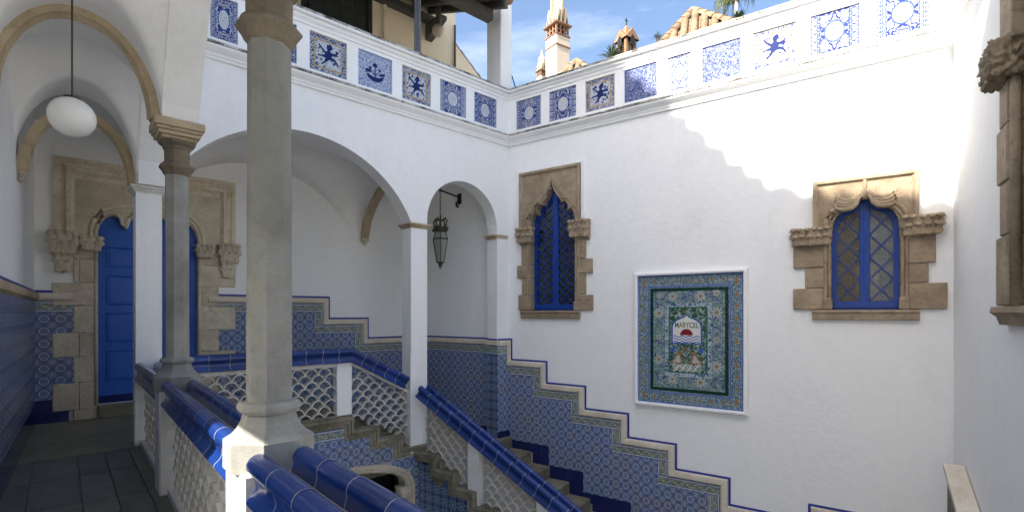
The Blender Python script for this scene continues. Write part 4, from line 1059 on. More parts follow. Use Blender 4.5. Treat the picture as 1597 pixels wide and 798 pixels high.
# curled leaf bosses of the broad window
o_ = [o for o in bpy.data.objects if o.get('label', '').startswith('broad sunlit')][0]
class _P(Thing):
    def __init__(s, o, fr, base): s.o = o; s.fr = fr; s.base = base
P2 = _P(o_, FB, (5.8, 0, 0))
for s in (-1, 1):
    cx = 5.82 + s * 0.16
    pts = [(5.82 + s*0.02, -0.05, 1.66), (5.82 + s*0.05, -0.06, 1.56), (5.82 + s*0.11, -0.075, 1.50), (5.82 + s*0.20, -0.08, 1.485), (5.82 + s*0.28, -0.07, 1.52), (5.82 + s*0.30, -0.06, 1.59)]
    for k in range(4):
        q = [(x + s * 0.012 * k, y - 0.012 * k + 0.03, z - 0.042 * k + 0.02) for x, y, z in pts]
        P2.part('leaf_scroll', MB().tube(q, [0.014, 0.028, 0.034, 0.034, 0.030 - 0.003 * k, 0.012], 8), BROWN, smooth=True)
P2.part('finial', MB().tube([(5.82, -0.05, 1.5), (5.82, -0.06, 1.62), (5.82, -0.05, 1.8)], [0.035, 0.028, 0.02], 8), BROWN, smooth=True)
# window in the side wall, cut by the right edge of the picture
T = Thing('gothic_window', 'stone window jamb with carved capital cut off by the right edge', 'window', FC, (3, 0, 0), 'gothic windows')
zz = [0.05, 0.62, 1.05, 1.5, 1.86]; jut = [0.24, 0.15, 0.22, 0.16]
for i in range(4):
    T.part('quoin', MB().cbox(CW0 - jut[i] + 0.002, CW0 + 0.10, -0.05 + 0.006 * (i % 2), 0.30, zz[i] + 0.003, zz[i+1] - 0.003, 0.012), BROWN)
    T.part('quoin', MB().cbox(CW1 - 0.10, CW1 + jut[i], -0.05 + 0.006 * (i % 2), 0.30, zz[i] + 0.003, zz[i+1] - 0.003, 0.012), BROWN)
T.part('head_stone', MB().cbox(CW0 - 0.14, CW0 + 0.22, -0.045, 0.30, 2.12, 2.95, 0.01), BROWN)
T.part('lintel', MB().cbox(CW0 + 0.222, CW1 + 0.14, -0.045, 0.30, 2.62, 2.95, 0.01), BROWN)
T.part('capital', MB().carved(CW0 - 0.20, CW0 + 0.20, -0.16, 0.05, 1.84, 2.16, 3, 0.020, 17), BROWN, smooth=True)
T.part('jamb_shaft', MB().tube([(CW0 + 0.12, 0.0, 0.05), (CW0 + 0.12, 0.0, 1.9)], 0.035, 8), BROWN, smooth=True)
T.part('sill', MB().sweep([(CW0 - 0.12, 0), (CW1 + 0.16, 0)], [(0.3, 0.045), (-0.10, 0.045), (-0.11, 0.0), (-0.07, -0.035), (-0.05, -0.10), (0.3, -0.10)], m=plan), BROWN)
T.part('pane', MB().box(CW0, CW1, 0.25, 0.26, 0.04, 2.7), GLASSDARK)

# ---------------------------------------------------------------- picture of glazed tiles
PX0, PX1, PQ0, PQ1 = 2.636, 4.393, -1.545, 0.665
T = Thing('tile_picture', 'framed tile picture with flower borders, red half sun and the word MARYCEL', 'tile picture', FB, (3.51, 0, -1.5))
fw = 0.058
T.part('frame', MB().sweep([(PX0, PQ0), (PX0, PQ1), (PX1, PQ1), (PX1, PQ0)], [(0, 0), (0, -0.07), (-0.02, -0.085), (-fw + 0.012, -0.085), (-fw, -0.07), (-fw, 0)], closed=True), WHITE, smooth=30)
ix0, ix1, iz0, iz1 = PX0 + fw, PX1 - fw, PQ0 + fw, PQ1 - fw
NX, NZ = 11, 14
for i in range(NX):
    for j in range(NZ):
        xa = ix0 + (ix1 - ix0) * i / NX; xb = ix0 + (ix1 - ix0) * (i + 1) / NX; za = iz0 + (iz1 - iz0) * j / NZ; zb = iz0 + (iz1 - iz0) * (j + 1) / NZ
        dy = random.uniform(-0.001, 0.001)
        T.part('picture_tile', MB().cbox(xa + 0.0007, xb - 0.0007, -0.030 + dy, -0.016, za + 0.0007, zb - 0.0007, 0.0012), PICTURE,
               uvf=lambda co: ((co.x + 3.51 - ix0) / (ix1 - ix0), (co.z - 1.5 - iz0) / (iz1 - iz0)))
T.part('mortar', MB().box(ix0 - 0.005, ix1 + 0.005, -0.0155, -0.001, iz0 - 0.005, iz1 + 0.005), GROUT)
def flat(name, polys, mat, y=-0.0335, parent=None):
    m = MB()
    for p in polys: m.prism(p, y, y + 0.0022)
    return T.part(name, m, mat, parent=parent)
pc = 3.495; bz = -0.597
def tile_col(name, c): return mat_glaze(name, c, tuple(min(1, x * 1.15) for x in c), 0.2, 0.0)
T_WH = tile_col('tile_white', (0.66, 0.66, 0.62)); T_BL = tile_col('tile_cobalt', (0.05, 0.11, 0.36)); T_RD = tile_col('tile_dark_red', (0.20, 0.018, 0.02)); T_GR = tile_col('tile_olive', (0.11, 0.14, 0.06)); T_OR = tile_col('tile_ochre', (0.22, 0.15, 0.07)); T_CR = tile_col('tile_cream', (0.38, 0.40, 0.37))
def niche(k, zoff=0.0):
    h = 0.40 * k
    pr = [(h, -0.36 * k), (h, 0.10 * k), (h * 0.93, 0.20 * k), (h * 0.72, 0.28 * k), (h * 0.45, 0.335 * k), (h * 0.2, 0.37 * k), (0, 0.44 * k)]
    return [(pc + x, bz + 0.31 + z + zoff) for x, z in pr] + [(pc - x, bz + 0.31 + z + zoff) for x, z in reversed(pr[:-1])]
# scaled to the size of the emblem
EK = 0.6
em = flat('emblem', [niche(EK)], T_BL, -0.0330)
flat('emblem_field', [niche(EK * 0.90)], T_WH, -0.0345, em)
zc = bz + 0.31
flat('emblem_sun', [[(pc + 0.10 * math.cos(PI * i / 18), zc - 0.075 + 0.10 * math.sin(PI * i / 18)) for i in range(19)]], T_RD, -0.036, em)
for r in range(3):
    up = [(pc - 0.205 + 0.41 * i / 40, zc - 0.090 - r * 0.042 + 0.012 * math.sin(i / 40 * 7 * PI + 0.6)) for i in range(41)]
    flat('emblem_wave', [up + [(x, z - 0.016) for x, z in reversed(up)]], T_BL, -0.0365, em)
cu = bpy.data.curves.new('lettering', 'FONT'); cu.body = 'MARYCEL'; cu.size = 0.165; cu.align_x = 'CENTER'; cu.extrude = 0.001; cu.offset = 0.002
tmp = bpy.data.objects.new('tmp_text', cu); COL.objects.link(tmp)
dg = bpy.context.evaluated_depsgraph_get(); lm = bpy.data.meshes.new_from_object(tmp.evaluated_get(dg)); bpy.data.objects.remove(tmp)
xs_ = [v.co.x for v in lm.vertices]; kx = 0.37 / (max(xs_) - min(xs_))
for v in lm.vertices: v.co = Vector((pc - 3.51 + (v.co.x) * kx, -0.0362 + v.co.z * 0.5, zc + 0.045 + v.co.y * 0.75 + 1.5))
lm.materials.clear(); lm.materials.append(T_GR)
lo = bpy.data.objects.new('lettering', lm); COL.objects.link(lo); lo.parent = em
# flowers and the two birds painted below
def rosette(cx, cz, r, n=9): return [[(cx + r * (0.72 + 0.28 * math.cos(n * t)) * math.cos(t), cz + r * (0.72 + 0.28 * math.cos(n * t)) * math.sin(t)) for t in [2 * PI * i / 54 for i in range(54)]]]
for fx, fz, r in ((3.05, -0.01, .095), (3.05, -0.77, .09), (3.95, 0.0, .10), (3.95, -0.835, .10), (3.27, 0.26, .085), (3.71, 0.255, .095), (3.27, -1.08, .085), (3.71, -1.10, .10), (3.95, 0.30, .06), (3.05, 0.27, .05), (3.95, -0.42, .06), (3.05, -0.40, .055)):
    f = flat('painted_flower', rosette(fx, fz, r), T_CR, -0.0322); flat('flower_heart', rosette(fx, fz, r * 0.4, 6), T_OR, -0.0335, f)
BIRD = [(-.30,-.20),(-.22,-.12),(-.14,-.05),(-.10,.06),(-.05,.12),(.02,.13),(.05,.08),(.02,.02),(.06,-.04),(.10,-.12),(.06,-.20),(-.04,-.22),(-.14,-.19)]
for s in (-1, 1):
    b = flat('painted_bird', [[(pc + s * (0.0 + 0.07) + s * -(x - 0.05) * 0.62, -0.70 + z * 0.62) for x, z in BIRD]], T_OR, -0.0325)
    flat('bird_wing', [[(pc + s * (0.07) + s * -(x * 0.36 - 0.05), -0.73 + z * 0.36) for x, z in BIRD]], T_CR, -0.034, b)
    flat('painted_flower', rosette(pc + s * 0.22, -0.60, 0.055), T_BL, -0.0323)
for r in range(4):
    up = [(pc - 0.22 + 0.44 * i / 30, -0.83 - r * 0.03 + 0.014 * math.sin(i / 30 * 9 * PI + r)) for i in range(31)]
    flat('painted_water', [up + [(x, z - 0.014) for x, z in reversed(up)]], T_WH, -0.0321)

# ---------------------------------------------------------------- stone doorway and blue door
DA0, DA1 = 0.41, 1.706; DC = (DA0 + DA1) / 2
T = Thing('stone_doorway', 'golden carved stone doorway at the end of the corridor', 'doorway', FA, (DC, CBK, ZF))
def half(c, pts): return [(c + x, z) for x, z in pts] + [(c - x, z) for x, z in reversed(pts)]
hd = [(.648, 1.10), (.648, 1.22), (.62, 1.34), (.56, 1.44), (.48, 1.49), (.40, 1.48), (.345, 1.42), (.33, 1.33), (.30, 1.30), (.275, 1.345), (.25, 1.44), (.20, 1.51), (.12, 1.56), (.05, 1.62), (0.001, 1.68)]
pl = [(0.14, 1.10), (0.14, 1.98), (2.04, 1.98), (2.04, 1.10)] + half(DC, hd)
T.part('head_stone', MB().prism(pl, CBK - 0.03, CBK + 0.12), GOLD)
T.part('archivolt', MB().tube([(x, CBK - 0.035, z) for x, z in half(DC, [(x + 0.03, z + (0.035 if i > 2 else 0)) for i, (x, z) in enumerate(hd)])], 0.026, 7), GOLD, smooth=50)
T.part('archivolt', MB().tube([(x, CBK - 0.035, z) for x, z in half(DC, [(.73, 1.12), (.73, 1.25), (.69, 1.42), (.60, 1.55), (.45, 1.62), (.25, 1.66), (.1, 1.72), (0.001, 1.82)])], 0.03, 7), GOLD, smooth=50)
frame = [(0.02, 1.02), (0.02, 2.16), (2.16, 2.16), (2.16, 1.02)]
T.part('frame_mould', MB().sweep(frame, [(0.115, 0.0), (0.115, -0.05), (0.06, -0.06), (0.03, -0.035), (-0.01, -0.04), (-0.03, -0.085), (-0.075, -0.085), (-0.10, -0.05), (-0.12, -0.03), (-0.12, 0.1), (0.115, 0.1)], m=lambda p, q, h: (p, CBK + h, q)), GOLD, smooth=30)
T.part('frame_field', MB().prism([(0.0, 1.98), (0.0, 2.14), (2.18, 2.14), (2.18, 1.98)], CBK - 0.028, CBK + 0.1), GOLD)
for i, (a0, a1, z0, z1, y0) in enumerate(((-0.13, 0.16, 0.85, 1.16, -0.17), (-0.07, 0.10, 0.60, 0.86, -0.12), (0.22, 0.44, 0.92, 1.13, -0.15), (1.68, 1.92, 0.92, 1.13, -0.15), (2.02, 2.31, 0.85, 1.16, -0.17), (2.06, 2.24, 0.60, 0.86, -0.12))):
    T.part('capital', MB().carved(a0, a1, CBK + y0, CBK + 0.02, z0, z1, i * 3 + 1, 0.008, 11, leaves=True), GOLD, smooth=True)
zq = [ZF + 0.0, ZF + 0.16, ZF + 0.56, ZF + 0.94, ZF + 1.30, ZF + 1.70, ZF + 2.04, ZF + 2.40, 1.10]
for k in range(len(zq) - 1):
    lng = k in (1, 3, 5, 7)
    za, zb = zq[k] + 0.003, zq[k+1] - 0.003; y = CBK - 0.03 + random.uniform(-0.006, 0.006)
    lo = -0.10 if lng else 0.13
    if k in (1, 3, 6):
        T.part('quoin', MB().cbox(lo, 0.19, y, CBK + 0.1, za, zb, 0.008), GOLD); T.part('quoin', MB().cbox(0.196, DA0, y + 0.004, CBK + 0.1, za, zb, 0.008), GOLD)
    else: T.part('quoin', MB().cbox(lo, DA0, y, CBK + 0.1, za, zb, 0.008), GOLD)
    hi = 2.28 if not lng else 2.02
    T.part('quoin', MB().cbox(DA1, hi, CBK - 0.03 + random.uniform(-0.006, 0.006), CBK + 0.1, za, zb, 0.008), GOLD)
for a in (DA0 - 0.025, DA1 + 0.025): T.part('jamb_shaft', MB().tube([(a, CBK - 0.03, ZF + 0.2), (a, CBK - 0.03, 0.95)], 0.02, 8), GOLD, smooth=True)
T.part('threshold', MB().cbox(DA0 - 0.0, DA1 + 0.0, CBK - 0.10, CBK + 0.3, ZF + 0.004, ZF + 0.20, 0.012), PALEFLOOR)
T = Thing('blue_door', 'deep blue panelled double door inside the stone doorway', 'door', FA, (DC, CBK + 0.1, ZF + 0.2))
for s, (a0, a1) in enumerate(((DA0 - 0.02, DC - 0.003), (DC + 0.003, DA1 + 0.02))):
    d = T.part('door_leaf', MB().cbox(a0, a1, CBK + 0.10, CBK + 0.14, ZF + 0.205, 1.72, 0.004), BLUEDOOR)
    for z0, z1 in ((ZF + 0.55, ZF + 1.02), (ZF + 1.14, ZF + 1.60), (ZF + 1.72, ZF + 2.18), (ZF + 2.30, ZF + 2.62)):
        x0, x1 = (a0 + 0.12, a1 - 0.10)
        T.part('panel_moulding', MB().sweep([(x0, z0), (x0, z1), (x1, z1), (x1, z0)], [(0, 0.0), (0, -0.012), (-0.012, -0.016), (-0.024, -0.004), (-0.024, 0.0)], m=lambda p, q, h: (p, CBK + 0.10 + h, q), closed=True), BLUEDOOR, parent=d)
        T.part('door_panel', MB().cbox(x0 + 0.045, x1 - 0.045, CBK + 0.092, CBK + 0.0995, z0 + 0.045, z1 - 0.045, 0.003), BLUEDOOR, parent=d)
    T.part('kick_board', MB().cbox(a0 + 0.025, a1 - 0.005, CBK + 0.090, CBK + 0.0995, ZF + 0.206, ZF + 0.32, 0.003), NAVYGLAZE, parent=d)

# ---------------------------------------------------------------- hanging globe in the corridor
LA, LC, LZ, LR = 0.06, 5.18, 1.516, 0.149
T = Thing('globe_lamp', 'white opal globe lamp hanging on a thin rod in the corridor', 'lamp', FA, (LA, LC, LZ))
prof = [(LR * math.sin(PI * i / 24) + 0.0001, LZ - LR * math.cos(PI * i / 24)) for i in range(25)]
T.part('globe', MB().lathe(LA, LC, prof, 40), OPAL, smooth=True)
T.part('gallery_ring', MB().lathe(LA, LC, [(0.05, LZ + LR - 0.012), (0.058, LZ + LR - 0.004), (0.05, LZ + LR + 0.006), (0.012, LZ + LR + 0.016)], 24), BRONZE, smooth=True)
T.part('rod', MB().tube([(LA, LC, LZ + LR), (LA, LC, 2.6)], 0.006, 8), BRONZE)

# ---------------------------------------------------------------- lantern on its bracket
lx, ly = 5.70, 8.50
T = Thing('hanging_lantern', 'glazed hexagonal bronze lantern hanging in the small arch', 'lantern', FA, (lx, ly, 1.3))
L0 = 1.02; rr = [(0.025, L0 - 0.10), (0.05, L0 - 0.06), (0.035, L0 - 0.04), (0.075, L0 - 0.02), (0.08, L0)]
T.part('base_finial', MB().lathe(lx, ly, [(0.004, L0 - 0.14)] + rr, 6), BRONZE)
T.part('glass', MB().lathe(lx, ly, [(0.078, L0), (0.158, L0 + 0.46), (0.11, L0 + 0.60)], 6), GLASSLANT)
for k in range(6):
    t = 2 * PI * k / 6; q = lambda r, z: (lx + r * math.cos(t), ly + r * math.sin(t), z)
    T.part('glazing_bar', MB().tube([q(0.082, L0), q(0.163, L0 + 0.46), q(0.115, L0 + 0.61)], 0.009, 6), BRONZE)
T.part('rim', MB().lathe(lx, ly, [(0.155, L0 + 0.45), (0.17, L0 + 0.455), (0.17, L0 + 0.475), (0.155, L0 + 0.48)], 6), BRONZE)
T.part('crown', MB().carved(lx - 0.12, lx + 0.12, ly - 0.12, ly + 0.12, L0 + 0.60, L0 + 0.72, 5, 0.02, 6), BRONZE, smooth=True)
for k in range(4):
    t = 2 * PI * k / 4 + 0.4
    T.part('scroll', MB().tube([(lx + r * math.cos(t), ly + r * math.sin(t), z) for r, z in ((0.08, L0+0.70), (0.14, L0+0.74), (0.16, L0+0.82), (0.11, L0+0.88), (0.05, L0+0.84))], 0.018, 6), BRONZE, smooth=True)
T.part('stem', MB().tube([(lx, ly, L0 + 0.68), (lx, ly, L0 + 0.98)], [0.03, 0.012], 8), BRONZE)
for k in range(8):
    z = L0 + 0.98 + k * 0.065; t = (k % 2) * PI / 2
    T.part('chain_link', MB().tube([(lx + 0.016 * math.cos(a) * math.cos(t), ly + 0.016 * math.cos(a) * math.sin(t), z + 0.04 * math.sin(a) + 0.03) for a in [2 * PI * i / 10 for i in range(11)]], 0.005, 5), IRON)
wz = 2.46; p = FA.loc(FB.w(-1.28, 0, 0))
T = Thing('iron_bracket', 'black wrought iron bracket arm carrying the lantern', 'bracket', FA, (p.x, p.y, wz))
T.part('arm', MB().tube([(p.x, p.y, wz), (lx - 0.05, ly, wz + 0.02)], 0.018, 8), IRON)
T.part('scroll', MB().tube([(p.x - 0.02, p.y, wz), (p.x - 0.03, p.y - 0.01, wz - 0.12), (p.x - 0.05, p.y - 0.01, wz - 0.22), (p.x - 0.10, p.y - 0.02, wz - 0.20), (p.x - 0.10, p.y - 0.02, wz - 0.12), (p.x - 0.05, p.y - 0.01, wz - 0.08)], 0.020, 8), IRON, smooth=True)
T.part('wall_plate', MB().cbox(p.x - 0.03, p.x + 0.06, p.y - 0.05, p.y + 0.05, wz - 0.14, wz + 0.08, 0.01), IRON)

# ---------------------------------------------------------------- house over the gallery
UC = 9.7
T = Thing('upper_house', 'cream plastered upper house behind the parapet with dark shutters', 'house', FA, (4, UC, 3.5))
T.part('wall', MB().prism([(-3.0, 3.46), (6.93, 3.46), (6.93, 8.2), (-3.0, 8.2)], UC, UC + 0.3, [[(3.42, 4.0), (4.74, 4.0), (4.74, 7.2), (3.42, 7.2)]]), CREAM)
w = T.part('shutter_frame', MB().prism([(3.36, 3.98), (4.80, 3.98), (4.80, 7.26), (3.36, 7.26)], UC - 0.03, UC + 0.06, [[(3.44, 4.06), (4.72, 4.06), (4.72, 7.18), (3.44, 7.18)]]), SHUTTER)
for i in range(4):
    x0 = 3.44 + 0.32 * i
    d = T.part('shutter', MB().cbox(x0 + 0.003, x0 + 0.317, UC + 0.02, UC + 0.055, 4.06, 7.18, 0.004), SHUTTER)
    for j in range(6):
        z0 = 4.16 + j * 0.50
        T.part('shutter_panel', MB().cbox(x0 + 0.06, x0 + 0.26, UC + 0.004, UC + 0.0195, z0, z0 + 0.40, 0.008), SHUTTER, parent=d)
T.part('pilaster', MB().cbox(5.05, 5.12, UC - 0.06, UC - 0.001, 3.46, 8.2, 0.006), CREAM)
T.part('drainpipe', MB().tube([(6.88, UC - 0.05, 3.46), (6.88, UC - 0.05, 6.75)], 0.025, 8), BRONZE)
T = Thing('gable_wall', 'lower cream gable with a dark sloping tile edge beside the white corner post', 'wall', FA, (7.5, UC + 0.4, 3.5))
T.part('wall', MB().prism([(6.7, 3.4), (9.2, 3.4), (9.2, 5.02), (8.07, 5.86), (6.95, 6.70), (6.7, 6.88)], UC + 0.32, UC + 0.6), CREAM)
for i in range(9):
    t = i / 9; a = 6.8 + t * 2.4; z = 6.82 - (a - 6.8) * 0.75
    T.part('verge_tile', MB().tube([(a, UC + 0.40, z + 0.03), (a + 0.28, UC + 0.40, z + 0.03 - 0.21)], [0.075, 0.06], 8), MOSSY, smooth=50)
# canopy roof
T = Thing('timber_canopy', 'dark timber canopy roof over the upper terrace', 'canopy', FA, (5, 8.6, 5.9))
def zc_(c): return 5.86 + (c - CA) * 0.40
ce = 6.25
def slab_(a0, a1, c0, c1, t0, t1):
    m = MB(); vv = [(a, c, zc_(c) + t) for c in (c0, c1) for a, t in ((a0, t0), (a1, t0), (a1, t1), (a0, t1))]
    m.add(vv, [(0, 1, 2, 3), (4, 7, 6, 5), (0, 4, 5, 1), (1, 5, 6, 2), (2, 6, 7, 3), (3, 7, 4, 0)]); return m
T.part('roof_boards', slab_(-1.0, ce + 0.10, CA - 0.35, UC, 0.14, 0.18), WOOD)
for i in range(14): T.part('rafter', slab_(ce - 0.08 - 0.40 * i, ce - 0.40 * i, CA - 0.42, UC - 0.001, 0.02, 0.139), WOOD)
T.part('eaves_beam', MB().cbox(-1.0, ce + 0.02, CA + 0.02, CA + 0.20, 5.70, 5.90, 0.01), WOOD)
T.part('wall_plate', MB().cbox(-1.0, ce + 0.06, UC - 0.16, UC - 0.002, 6.50, 6.66, 0.01), WOOD)
for i in range(16):
    a = ce + 0.02 - 0.24 * i
    T.part('roof_tile', MB().tube([(a, CA - 0.44, zc_(CA - 0.44) + 0.21), (a, CA + 0.2, zc_(CA + 0.2) + 0.21)], [0.10, 0.085], 8), CLAY, smooth=50)
T.part('bracket', MB().prism([(UC - 0.62, 6.46), (UC - 0.62, 6.38), (UC - 0.5, 6.34), (UC - 0.3, 6.22), (UC - 0.12, 6.16), (UC - 0.002, 6.14), (UC - 0.002, 6.49), (UC - 0.3, 6.49)], 6.10, 6.26, m=lambda p, q, h: (h, p, q)), WOOD)
tl = (5.95, 8.95)
T = Thing('terrace_globe', 'small cream globe light under the timber canopy', 'lamp', FA, (tl[0], tl[1], 6.0))
tz = 5.98
T.part('globe', MB().lathe(tl[0], tl[1], [(0.13 * math.sin(PI * i / 16) + 0.0001, tz - 0.13 * math.cos(PI * i / 16)) for i in range(17)], 24), mat_plain('cream_glass', (0.55, 0.47, 0.38), 0.3), smooth=True)
T.part('mount', MB().lathe(tl[0], tl[1], [(0.05, tz + 0.11), (0.06, tz + 0.2), (0.05, tz + 0.5)], 12), WOOD)
# slim post
pa, pcx = 4.633, CA + 0.14
T = Thing('terrace_post', 'slim grey fluted post standing on the parapet coping', 'post', FA, (pa, pcx, 4.43))
T.part('base', MB().lathe(pa, pcx, [(0.10, 4.43), (0.10, 4.47), (0.075, 4.49), (0.085, 4.52), (0.062, 4.56)], 16), PLASTERGREY, smooth=40)
fl = []
for k in range(32): fl.append(0.062 if k % 2 else 0.050)
m = MB(); n = m.add([(pa + fl[k] * (1 - 0.12 * h) * math.cos(2*PI*k/32), pcx + fl[k] * (1 - 0.12 * h) * math.sin(2*PI*k/32), 4.55 + h * 1.2) for h in (0, 1) for k in range(32)], [])
for k in range(32): m.f.append((k, (k+1) % 32, 32 + (k+1) % 32, 32 + k))
T.part('shaft', m, PLASTERGREY)
# white corner post
T = Thing('corner_post', 'square white post rising from the parapet where the two walls meet', 'post', FA, (6.45, CA + 0.2, 4.43))
ca0 = on_a(781, CA + 0.02); ca1 = ca0 + 0.30
T.part('shaft', MB().cbox(ca0, ca1, CA + 0.02, CA + 0.46, 4.43, 7.2, 0.012), WHITE)
T.part('iron_hook', MB().tube([(ca1 - 0.02, CA + 0.0, 4.75), (ca1 + 0.06, CA - 0.02, 4.52), (ca1 + 0.12, CA - 0.03, 4.45)], 0.012, 6), IRON)

# ---------------------------------------------------------------- skyline beyond the stair wall
def pt(x, y, Y): return Vector((tx(x) * Y, Y, (487 - y) / F_PX * Y))
def chimney(name, label, x_edge, Y, y_top_shaft, w, k, yaw, bands=True):
    c = pt(x_edge, 487, Y); z = lambda y: (487 - y) / F_PX * Y
    fr = Frame(c.x, c.y, yaw); T = Thing(name, label, 'chimney', fr, (0, 0, 4))
    h = w / 2
    T.part('shaft', MB().cbox(-h, h, -h, h, ZC, y_top_shaft, 0.02), TOWERWHITE)
    z0 = y_top_shaft; u = w * k
    for zb in (z0 - 0.55 * u, z0): T.part('band', MB().cbox(-h * 1.10, h * 1.10, -h * 1.10, h * 1.10, zb - 0.0, zb + 0.07 * u, 0.01), CLAY)
    for i in range(3): T.part('painted_tile', MB().box(h * 1.001, h * 1.012, -h * 0.85 + i * w * 0.29, -h * 0.85 + i * w * 0.29 + w * 0.26, z0 - 0.42 * u, z0 - 0.06 * u), PANEL['fine'], uvf=lambda co: (co.y * 3, co.z * 3))
    z1 = z0 + 0.075 * u; ht = 0.46 * u
    T.part('core', MB().box(-h * 0.6, h * 0.6, -h * 0.6, h * 0.6, z1, z1 + ht), DARKROOM)
    for i in range(4):
        x = -h * 0.92 + i * (h * 1.84 - 0.08 * u) / 3
        for side in range(4):
            m = MB().box(x, x + 0.08 * u, -h * 0.95, -h * 0.85, z1, z1 + ht)
            ob = T.part('baluster', m, CLAY); ob.rotation_euler = (0, 0, side * PI / 2)
    for side in range(4):
        ob = T.part('lattice_rail', MB().box(-h * 0.94, h * 0.94, -h * 0.94, -h * 0.86, z1 + ht * 0.45, z1 + ht * 0.55), CLAY); ob.rotation_euler = (0, 0, side * PI / 2)
    z2 = z1 + ht
    T.part('eaves', MB().cbox(-h * 1.24, h * 1.24, -h * 1.24, h * 1.24, z2 + 0.001, z2 + 0.10 * u, 0.02), CLAY)
    z3 = z2 + 0.10 * u
    T.part('spire', MB().lathe(0, 0, [(h * 0.9, z3), (h * 0.72, z3 + 0.6 * u), (h * 0.30, z3 + 1.6 * u), (0.01, z3 + 2.2 * u)], 4, PI / 4, True), TOWERWHITE)
    for side in range(4):
        for s, hh in ((-0.58, 0.8), (0.0, 1.35), (0.58, 0.8)):
            m = MB().prism([(s * h - 0.30 * h, z3 + 0.001), (s * h + 0.30 * h, z3 + 0.001), (s * h * 0.8 + 0.04 * h, z3 + hh * u), (s * h * 0.8 - 0.04 * h, z3 + hh * u)], -h * 0.98, -h * 0.55)
            ob = T.part('gablet', m, BUFF); ob.rotation_euler = (0, 0, side * PI / 2)
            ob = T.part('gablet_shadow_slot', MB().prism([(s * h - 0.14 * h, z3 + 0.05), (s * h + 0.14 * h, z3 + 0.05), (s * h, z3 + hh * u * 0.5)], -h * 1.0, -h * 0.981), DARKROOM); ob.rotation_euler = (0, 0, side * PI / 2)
    return T
chimney('chimney_tower', 'tall ornate chimney tower with terracotta lattice crown and spiky gablets', 869.5, 20.0, (487 - 62) / F_PX * 20.0, 0.68, 1.15, math.radians(34))
chimney('chimney_tower', 'smaller terracotta chimney peeping over the parapet left of the tall tower', 845, 26.0, (487 - 121) / F_PX * 26.0, 0.42, 1.2, math.radians(34))
c = pt(977, 487, 20); T = Thing('bell_turret', 'small orange terracotta turret with pointed roof and cross', 'turret', Frame(c.x, c.y, math.radians(30)), (0, 0, 8))
zt = lambda y: (487 - y) / F_PX * 20
T.part('shaft', MB().cbox(-0.26, 0.26, -0.26, 0.26, ZC, zt(92), 0.02), BUFF)
for sx in (-1, 1):
    for sy in (-1, 1): T.part('corner_pier', MB().cbox(sx*0.22 - 0.06, sx*0.22 + 0.06, sy*0.22 - 0.06, sy*0.22 + 0.06, zt(92), zt(66), 0.01), CLAY)
T.part('core', MB().box(-0.12, 0.12, -0.12, 0.12, zt(92), zt(66)), MOSSY)
for side in range(4):
    ob = T.part('gablet', MB().prism([(-0.36, zt(66)), (0.36, zt(66)), (0.0, zt(50))], -0.36, -0.1), CLAY); ob.rotation_euler = (0, 0, side * PI / 2)
    ob = T.part('arch_slot', MB().prism([(-0.12, zt(76)), (0.12, zt(76)), (0.12, zt(66)), (0.0, zt(60)), (-0.12, zt(66))], -0.37, -0.361), DARKROOM); ob.rotation_euler = (0, 0, side * PI / 2)
T.part('spire', MB().lathe(0, 0, [(0.30, zt(66)), (0.17, zt(52)), (0.015, zt(40))], 4, PI / 4, True), CLAY)
T.part('cross', MB().box(-0.015, 0.015, -0.015, 0.015, zt(40), zt(29)).box(-0.08, 0.08, -0.012, 0.012, zt(33), zt(32)), IRON)

def tile_roof(label, peak, front, cols, rows, fr_yaw, name='tiled_roof', depth=3.0):
    """hip roof corner covered with barrel tiles: rows of tapering half pipes run down the slope"""
    pass
# tiled hip roof just beyond the parapet: tiles run down towards the court
YR = 12.5
pk = pt(1080, 19, YR + 1.2); e0 = pt(996, 100, YR - 0.6); e1 = pt(1140, 62, YR - 0.6)
T = Thing('tiled_roof', 'sunlit hip roof of curved terracotta tiles behind the parapet', 'roof', F0, (pk.x, pk.y, 5))
e0 = Vector((pk.x - 1.75, YR - 0.4, 6.0)); e1 = Vector((pk.x + 0.95, YR - 1.5, 6.0)); e2 = Vector((pk.x + 3.0, YR + 1.2, 6.0)); e3 = Vector((pk.x - 0.2, YR + 3.5, 6.0))
m = MB(); m.add([e0, e1, e2, e3, pk], [(0, 1, 4), (1, 2, 4), (2, 3, 4), (3, 0, 4), (0, 3, 2, 1)]); T.part('roof_slope', m, ROOFCLAY)
m = MB(); m.add([v + Vector((0, 0, dz)) for dz in (0, -9) for v in (e0, e1, e2, e3)], [(0, 1, 5, 4), (1, 2, 6, 5), (2, 3, 7, 6), (3, 0, 4, 7)]); T.part('wall', m, TOWERWHITE)
def half_tile(L, r0, r1, n=6):
    m = MB(); vv = []
    for x, r in ((0, r0), (L, r1)):
        for t_ in (1.0, 0.82):
            for i in range(n + 1): a = PI * i / n; vv.append((x, r * t_ * math.cos(a), r * t_ * math.sin(a)))
    K = n + 1; ff = []
    for i in range(n): ff += [(i, i+1, 2*K+i+1, 2*K+i), (K+i, 3*K+i, 3*K+i+1, K+i+1), (i, K+i, K+i+1, i+1), (2*K+i, 2*K+i+1, 3*K+i+1, 3*K+i)]
    m.add(vv, ff); return m.mesh('roof_tile', ROOFCLAY, smooth=45)
HT = half_tile(0.36, 0.105, 0.085)
